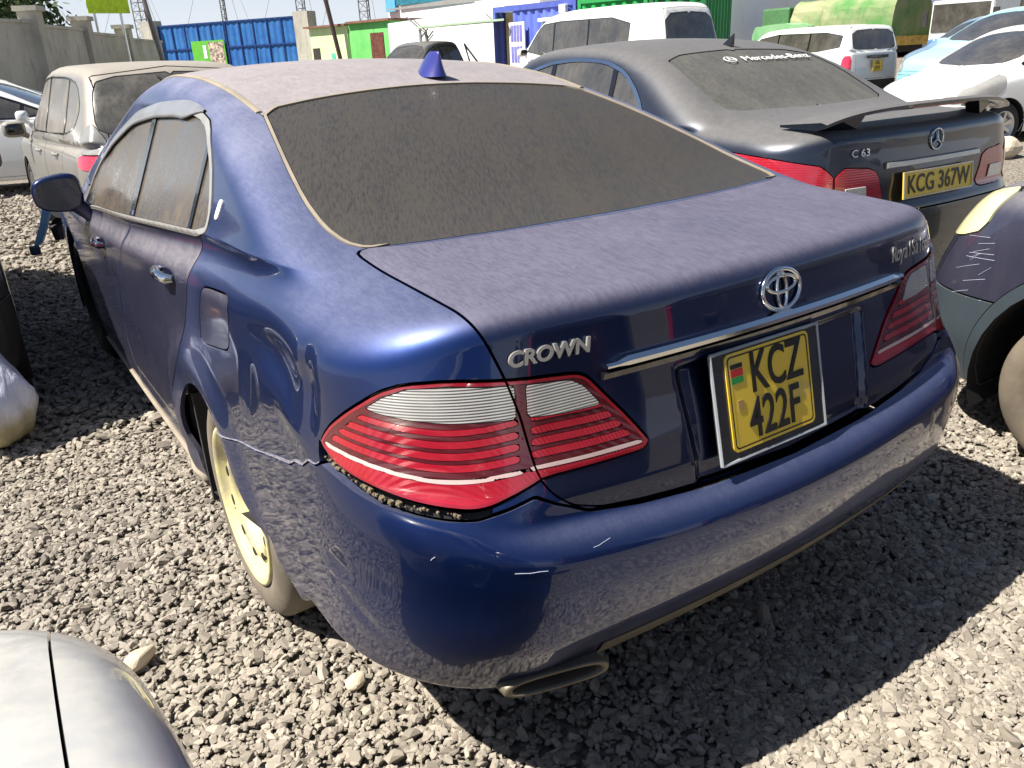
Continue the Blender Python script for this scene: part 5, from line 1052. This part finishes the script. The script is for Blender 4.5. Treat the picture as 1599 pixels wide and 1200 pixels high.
def tree(x,y,h,r,label,n=2600,seed=1,name='leafy_tree'):
    g=np.random.default_rng(seed); e=empty(name,(x,y,0),0,label,'tree'); mb=MB(); mb.tube([(0,0,0),(.1,0,h*.3),(0,.1,h*.6)],[.22,.16,.08],8)
    for k in range(6): a=k*1.05; mb.tube([(0,0,h*(.3+.05*k)),(r*.5*cos(a),r*.5*sin(a),h*(.55+.05*k))],[.09,.03],5)
    mb.build('trunk',mat('bark',srgb(96,84,70),.9,vary=.3),e)
    c=g.normal(0,1,(26,3)); c/=np.linalg.norm(c,axis=1,keepdims=True); c*=g.uniform(.25,.95,(26,1))*np.array([r,r,r*.62]); c[:,2]+=h*.72
    k=g.integers(0,26,n); P=c[k]+g.normal(0,r*.17,(n,3)); s=g.uniform(.10,.22,n)
    d1=g.normal(0,1,(n,3)); d1/=np.linalg.norm(d1,axis=1,keepdims=True); d2=g.normal(0,1,(n,3)); d2-=d1*(d1*d2).sum(1,keepdims=True); d2/=np.linalg.norm(d2,axis=1,keepdims=True)
    V=np.stack([P-d1*s[:,None],P+d2*s[:,None]*.45,P+d1*s[:,None],P-d2*s[:,None]*.45],1).reshape(-1,3)
    build('crown',V,np.arange(4*n).reshape(-1,4),mat('foliage',(.055,.095,.03),.7,vary=.5,ns=1.5),e)
tree(.9,36.5,5.5,2.7,'dense green tree behind the concrete wall at the top left',5200,1); tree(-3.2,37,5.6,2.6,'green tree at the extreme left behind the wall',3500,2)
# canvas lorries and loads
def lorry(x,y,rz,L,W,H,zb,label,col,cab=None):
    e=empty('canvas_lorry',(x,y,.55),rz,label,'lorry'); m=dirty('canvas_'+col[0],col[1],col[2],col[3],.85,.4,.3); V=[];F=[]; n=13; g=np.random.default_rng(int(x))
    for i in range(9):
        yy=L*i/8
        for k in range(n):
            t=k/(n-1); a=pi*t; xx=-W/2*math.copysign(abs(cos(a))**.45,cos(a)); zz=zb+(H-zb)*(sin(a)**.5 if 0<t<1 else 0); V.append((xx+g.normal(0,.02),yy,zz+g.normal(0,.03)-.04*(i%2)))
    for i in range(8):
        for k in range(n-1): F.append((i*n+k,i*n+k+1,(i+1)*n+k+1,(i+1)*n+k))
    F+=[tuple(range(n))[::-1],tuple(range(8*n,9*n))]
    build('canvas_cover',V,F,m,e,False)
    mb=MB(); mb.box((-W/2,-.05,zb-.35),(W/2,L+.05,zb-.01)); mb.build('load_bed',mat('bed_yellow',srgb(190,160,80),.7,vary=.3),e); mb=MB(); mb.box((-W/2+.2,.1,zb-.6),(W/2-.2,L+1.6,zb-.352)); mb.build('chassis',MATS['rubber'],e)
    for yy in (.8,L+.9):
        for sg in (-1,1): wheel(e,W/2-.05,yy,.45,.28,.27,'hidden',sg,MATS['rubber'],MATS['black'],z=.0)
    if cab: mb=MB(); mb.box((-W/2+.05,L+.15,zb-.35),(W/2-.05,L+1.7,H-.2)); c=mb.build('cab',cab,e,bevel=.08); mb=MB(); mb.box((-W/2+.2,L+1.702,H-1.0),(W/2-.2,L+1.72,H-.4)); mb.build('windscreen',SG2,c)
    return e
lorry(31.0,18.6,radians(-4),5,2.4,2.45,.9,'lorry with a green canvas cover behind the white box-shaped estate',('green',srgb(78,130,70),srgb(150,148,116),srgb(40,84,44)),mat('cab_green',srgb(70,110,70),.5))
lorry(27.0,21.6,radians(-60),5.,2.3,1.55,.8,'low green tarpaulin covered lorry left of the canvas lorry',('mint',srgb(120,176,126),srgb(150,190,140),srgb(60,140,80)),mat('cab_blue',srgb(90,110,190),.4,coat=.5))
lorry(22.0,22.3,radians(-60),2.2,2.0,1.5,.8,'small olive covered lorry just right of the white van',('olive',srgb(120,130,84),srgb(150,152,104),srgb(60,66,44)),mat('cab_grey',srgb(150,150,150),.4))
def flatlorry():
    e=empty('loaded_lorry',(28.6,15.4,.6),radians(88),'white lorry with a blue band and a tan load above the pale cars','lorry'); 
    mb=MB(); mb.box((-1.1,-1.7,-.1),(1.1,0,2.15)); c=mb.build('cab',mat('cab_white',(.72,.74,.72),.4,coat=.4),e,bevel=.1); mb=MB(); mb.box((-1.12,-1.72,1.95),(1.12,.02,2.12)); mb.build('blue_band',mat('band_blue',srgb(110,120,220),.4),c)
    mb=MB(); mb.box((-1.0,.002,.9),(1.0,.03,1.8)); mb.build('windscreen',SG2,c)
    for sg in (-1,1): mb=MB(); mb.box((sg*1.25-.1,.05,1.1),(sg*1.25+.1,.1,1.6)); mb.build('mirror',MATS['rubber'],c)
    g=np.random.default_rng(4); V=[];F=[]; n=11
    for i in range(9):
        for k in range(n): a=pi*k/(n-1); V.append((-1.15*cos(a)*(1+.05*g.normal()),-1.75-4.6*i/8,1.2+1.75*abs(sin(a))**.6+.1*g.normal()))
    for i in range(8):
        for k in range(n-1): F.append((i*n+k,(i+1)*n+k,(i+1)*n+k+1,i*n+k+1))
    F+=[tuple(range(n)),tuple(range(8*n,9*n))[::-1]]
    build('load_cover',V,F,mat('tan_cover',srgb(176,160,132),.9,vary=.2),e,True); mb=MB(); mb.box((-1.15,-6.4,.8),(1.15,-1.75,1.19)); mb.build('load_bed',MATS['rubber'],e)
    for yy in (-.8,-5.4):
        for sg in (-1,1): wheel(e,1.05,yy,.45,.28,.27,'hidden',sg,MATS['rubber'],MATS['black'],z=-.05)
flatlorry()
# white sack on the left
def sack():
    g=np.random.default_rng(9); e=empty('plastic_sack',(-1.445,2.93,0),.2,'crumpled white plastic sack with a tan stained bottom at the left edge','sack')
    sm=NT('sack_white'); sp=sm.n('ShaderNodeSeparateXYZ'); sm.l(sm.coord(),sp.inputs[0]); z=sm.math('ADD',sp.outputs[2],sm.math('MULTIPLY',sm.noise(6,det=5),.25)); c=sm.mix(sm.ramp(z,.22,.34),srgb(176,166,130),srgb(206,210,226)); sm.set(Base_Color=c,Roughness=.5,Specular_IOR_Level=.5); sm.bump(sm.noise(9,(1,1,.5),det=5,dist=1.),.8,.03)
    ph=g.uniform(0,6,6)
    def fn(p):
        k=1+.09*sin(5*math.atan2(p.y,p.x)+ph[0]+p.z*9)+.06*sin(9*p.z*3+ph[1])+.05*sin(11*math.atan2(p.y,p.x)+14*p.z+ph[2])+.03*sin(31*p.z+7*math.atan2(p.y,p.x)); t=max(0,(p.z+.1)/.35); s=1-.55*t**1.5; return (p.x*k*s,p.y*k*s,p.z)
    blob('sack_body',sm.m,e,(0,0,.235),(.165,.20,.235),.75,40,26,fn=fn)
    blob('sack_print',mat('orange_print',srgb(214,150,110),.6,vary=.3),e,(.02,0,.47),(.05,.06,.05),.8,14,8)
sack()
# ------------------------------------------------------------ ground
def ground():
    m=NT('gravel_ground'); v=m.n('ShaderNodeTexVoronoi'); m.l(m.coord((1,1,1)),v.inputs['Vector']); v.inputs['Scale'].default_value=34; v.inputs['Randomness'].default_value=1
    v2=m.n('ShaderNodeTexVoronoi'); m.l(m.coord((1,1,1)),v2.inputs['Vector']); v2.inputs['Scale'].default_value=11
    n=m.noise(.35,det=6); n2=m.noise(70,det=3)
    c=m.mix(m.ramp(n,.3,.7),srgb(134,127,116),srgb(152,144,130)); sp=m.n('ShaderNodeSeparateColor'); m.l(v.outputs['Color'],sp.inputs[0])
    c=m.mix(m.ramp(sp.outputs[0],.0,1.,.0,.5),c,srgb(98,92,84)); c=m.mix(m.ramp(v.outputs['Distance'],.45,.75,0,.55),c,srgb(72,66,58))
    m.set(Base_Color=c,Roughness=.95,Specular_IOR_Level=.2)
    h=m.math('ADD',m.math('MULTIPLY',v.outputs['Distance'],-1.),m.math('MULTIPLY',v2.outputs['Distance'],-.5)); m.bump(h,.9,.02)
    xs=np.concatenate([np.linspace(-500,-20,9),np.arange(-16,30,1.),np.linspace(34,600,12)]); ys=np.concatenate([np.linspace(-300,-12,6),np.arange(-8,40,1.),np.linspace(46,900,10)])
    X,Y=np.meshgrid(xs,ys,indexing='ij'); Z=np.minimum(gz(X,Y),1.2)-.02; I=np.arange(X.size).reshape(X.shape)
    F=np.stack([I[:-1,:-1],I[1:,:-1],I[1:,1:],I[:-1,1:]],-1).reshape(-1,4)
    tag(build('ground',np.stack([X,Y,Z],-1).reshape(-1,3),F,m.m,None,True),'pale crushed stone yard',kind='structure')
    # loose angular stones
    t=(1+5**.5)/2; ico=np.array([(-1,t,0),(1,t,0),(-1,-t,0),(1,-t,0),(0,-1,t),(0,1,t),(0,-1,-t),(0,1,-t),(t,0,-1),(t,0,1),(-t,0,-1),(-t,0,1)],float); ico/=np.linalg.norm(ico[0])
    fa=np.array([(0,11,5),(0,5,1),(0,1,7),(0,7,10),(0,10,11),(1,5,9),(5,11,4),(11,10,2),(10,7,6),(7,1,8),(3,9,4),(3,4,2),(3,2,6),(3,6,8),(3,8,9),(4,9,5),(2,4,11),(6,2,10),(8,6,7),(9,8,1)])
    def field(x0,x1,y0,y1,dens,rm,sg,seed,keep=None):
        g=np.random.default_rng(seed); n=int((x1-x0)*(y1-y0)*dens); px=g.uniform(x0,x1,n); py=g.uniform(y0,y1,n)
        if keep is not None: k=keep(px,py); px,py=px[k],py[k]
        n=len(px); r=rm*np.exp(g.normal(0,sg,n)); r=np.clip(r,rm*.45,rm*2.3); sc=np.stack([r*g.uniform(.95,1.5,n),r*g.uniform(.65,1.,n),r*g.uniform(.38,.72,n)],1)
        P=ico[None]*(1+g.uniform(-.25,.45,(n,12,1))); P=P+g.normal(0,.16,(n,12,3)); ct=g.uniform(.45,.8,(n,1,3)); P=np.where(np.abs(P)>ct,np.sign(P)*(ct+(np.abs(P)-ct)*.12),P)*sc[:,None]*1.25
        ti=g.normal(0,.38,n); a=g.uniform(0,2*pi,n); b=g.uniform(0,2*pi,n)
        c_,s_=np.cos(ti)[:,None],np.sin(ti)[:,None]; y=P[...,1]*c_-P[...,2]*s_; z=P[...,1]*s_+P[...,2]*c_; x=P[...,0].copy()
        ti2=g.normal(0,.30,n); c_,s_=np.cos(ti2)[:,None],np.sin(ti2)[:,None]; x,z=x*c_-z*s_,x*s_+z*c_
        c_,s_=np.cos(a)[:,None],np.sin(a)[:,None]; x,y=x*c_-y*s_,x*s_+y*c_
        V=np.stack([x+px[:,None],y+py[:,None],z+(gz(px,py)-.008+sc[:,2]*g.uniform(-.1,.75,n))[:,None]],-1)
        tone=g.normal(.5,.2,n).clip(0,1)
        return V.reshape(-1,3),(fa[None]+12*np.arange(n)[:,None,None]).reshape(-1,3),np.repeat(tone,12)
    parts=[field(-1.9,1.0,-.6,2.6,5600,.0092,.30,1,lambda x,y:(x<-.25)|(y<.75)),field(-.2,2.7,-.7,1.7,5400,.0092,.30,2,lambda x,y:(x>.35)|(y<.3)),field(-1.6,-.3,2.6,6.2,1900,.0125,.35,3),field(-2.6,-.1,6.2,13,420,.020,.35,4),field(1.2,4.,1.4,3.,700,.016,.35,5)]
    parts+= [field(-1.9,2.4,-.7,2.6,14,.020,.2,6,lambda x,y:(np.abs(x)>.7)|(y<.3))]
    V=np.concatenate([p[0] for p in parts]); o=0; F=[]
    for p in parts: F.append(p[1]+o); o+=len(p[0])
    F=np.concatenate(F); tone=np.concatenate([p[2] for p in parts])
    m=NT('crushed_stone'); at=m.n('ShaderNodeAttribute',attribute_name='tone'); c=m.mix(m.ramp(at.outputs['Fac'],.15,.85),srgb(116,109,101),srgb(162,154,142)); c=m.mix(m.ramp(m.noise(130,det=4),.45,.8,0,.4),c,srgb(98,90,80)); c=m.mix(m.ramp(m.noise(.9,det=5),.4,.75,0,.35),c,srgb(166,156,136))
    m.set(Base_Color=c,Roughness=.92,Specular_IOR_Level=.25); m.bump(m.noise(220,det=4),.35,.002)
    o=build('gravel',V,F,m.m); a=o.data.attributes.new('tone','FLOAT','POINT')
    if len(o.data.vertices)==len(tone): a.data.foreach_set('value',tone.astype(np.float32))
    tag(o,'loose angular grey crushed stone',kind='stuff')
    # single larger rocks
    def rock(c,r,seed,lab,rot=0,col='rock_pale',grp=None):
        g=np.random.default_rng(seed); bm_v=ico*(1+g.uniform(-.22,.22,(12,1)))*np.array(r); cc,ss=cos(rot),sin(rot)
        V=np.stack([bm_v[:,0]*cc-bm_v[:,1]*ss,bm_v[:,0]*ss+bm_v[:,1]*cc,bm_v[:,2]],1); ob=build('rock',V,fa,mat(col,srgb(196,182,158),.9,vary=.15,bump=.5,bsc=30)); ob.location=c
        b=ob.modifiers.new('bevel','BEVEL'); b.width=min(r)*.25; b.segments=2; tag(ob,lab,'rock',grp)
    rock((-1.235,1.045,.02),(.062,.03,.026),21,'long pale flat stone lying on the gravel beyond the silver car corner',.5)
    rock((-.80,.625,.018),(.034,.026,.022),5,'grey angular stone on the gravel below the yellow wheel of the blue saloon',.3)
    rock((8.75,3.85,.19),(.30,.22,.16),8,'rough yellowish boulder on the gravel behind the dark saloon with the spoiler')
ground()
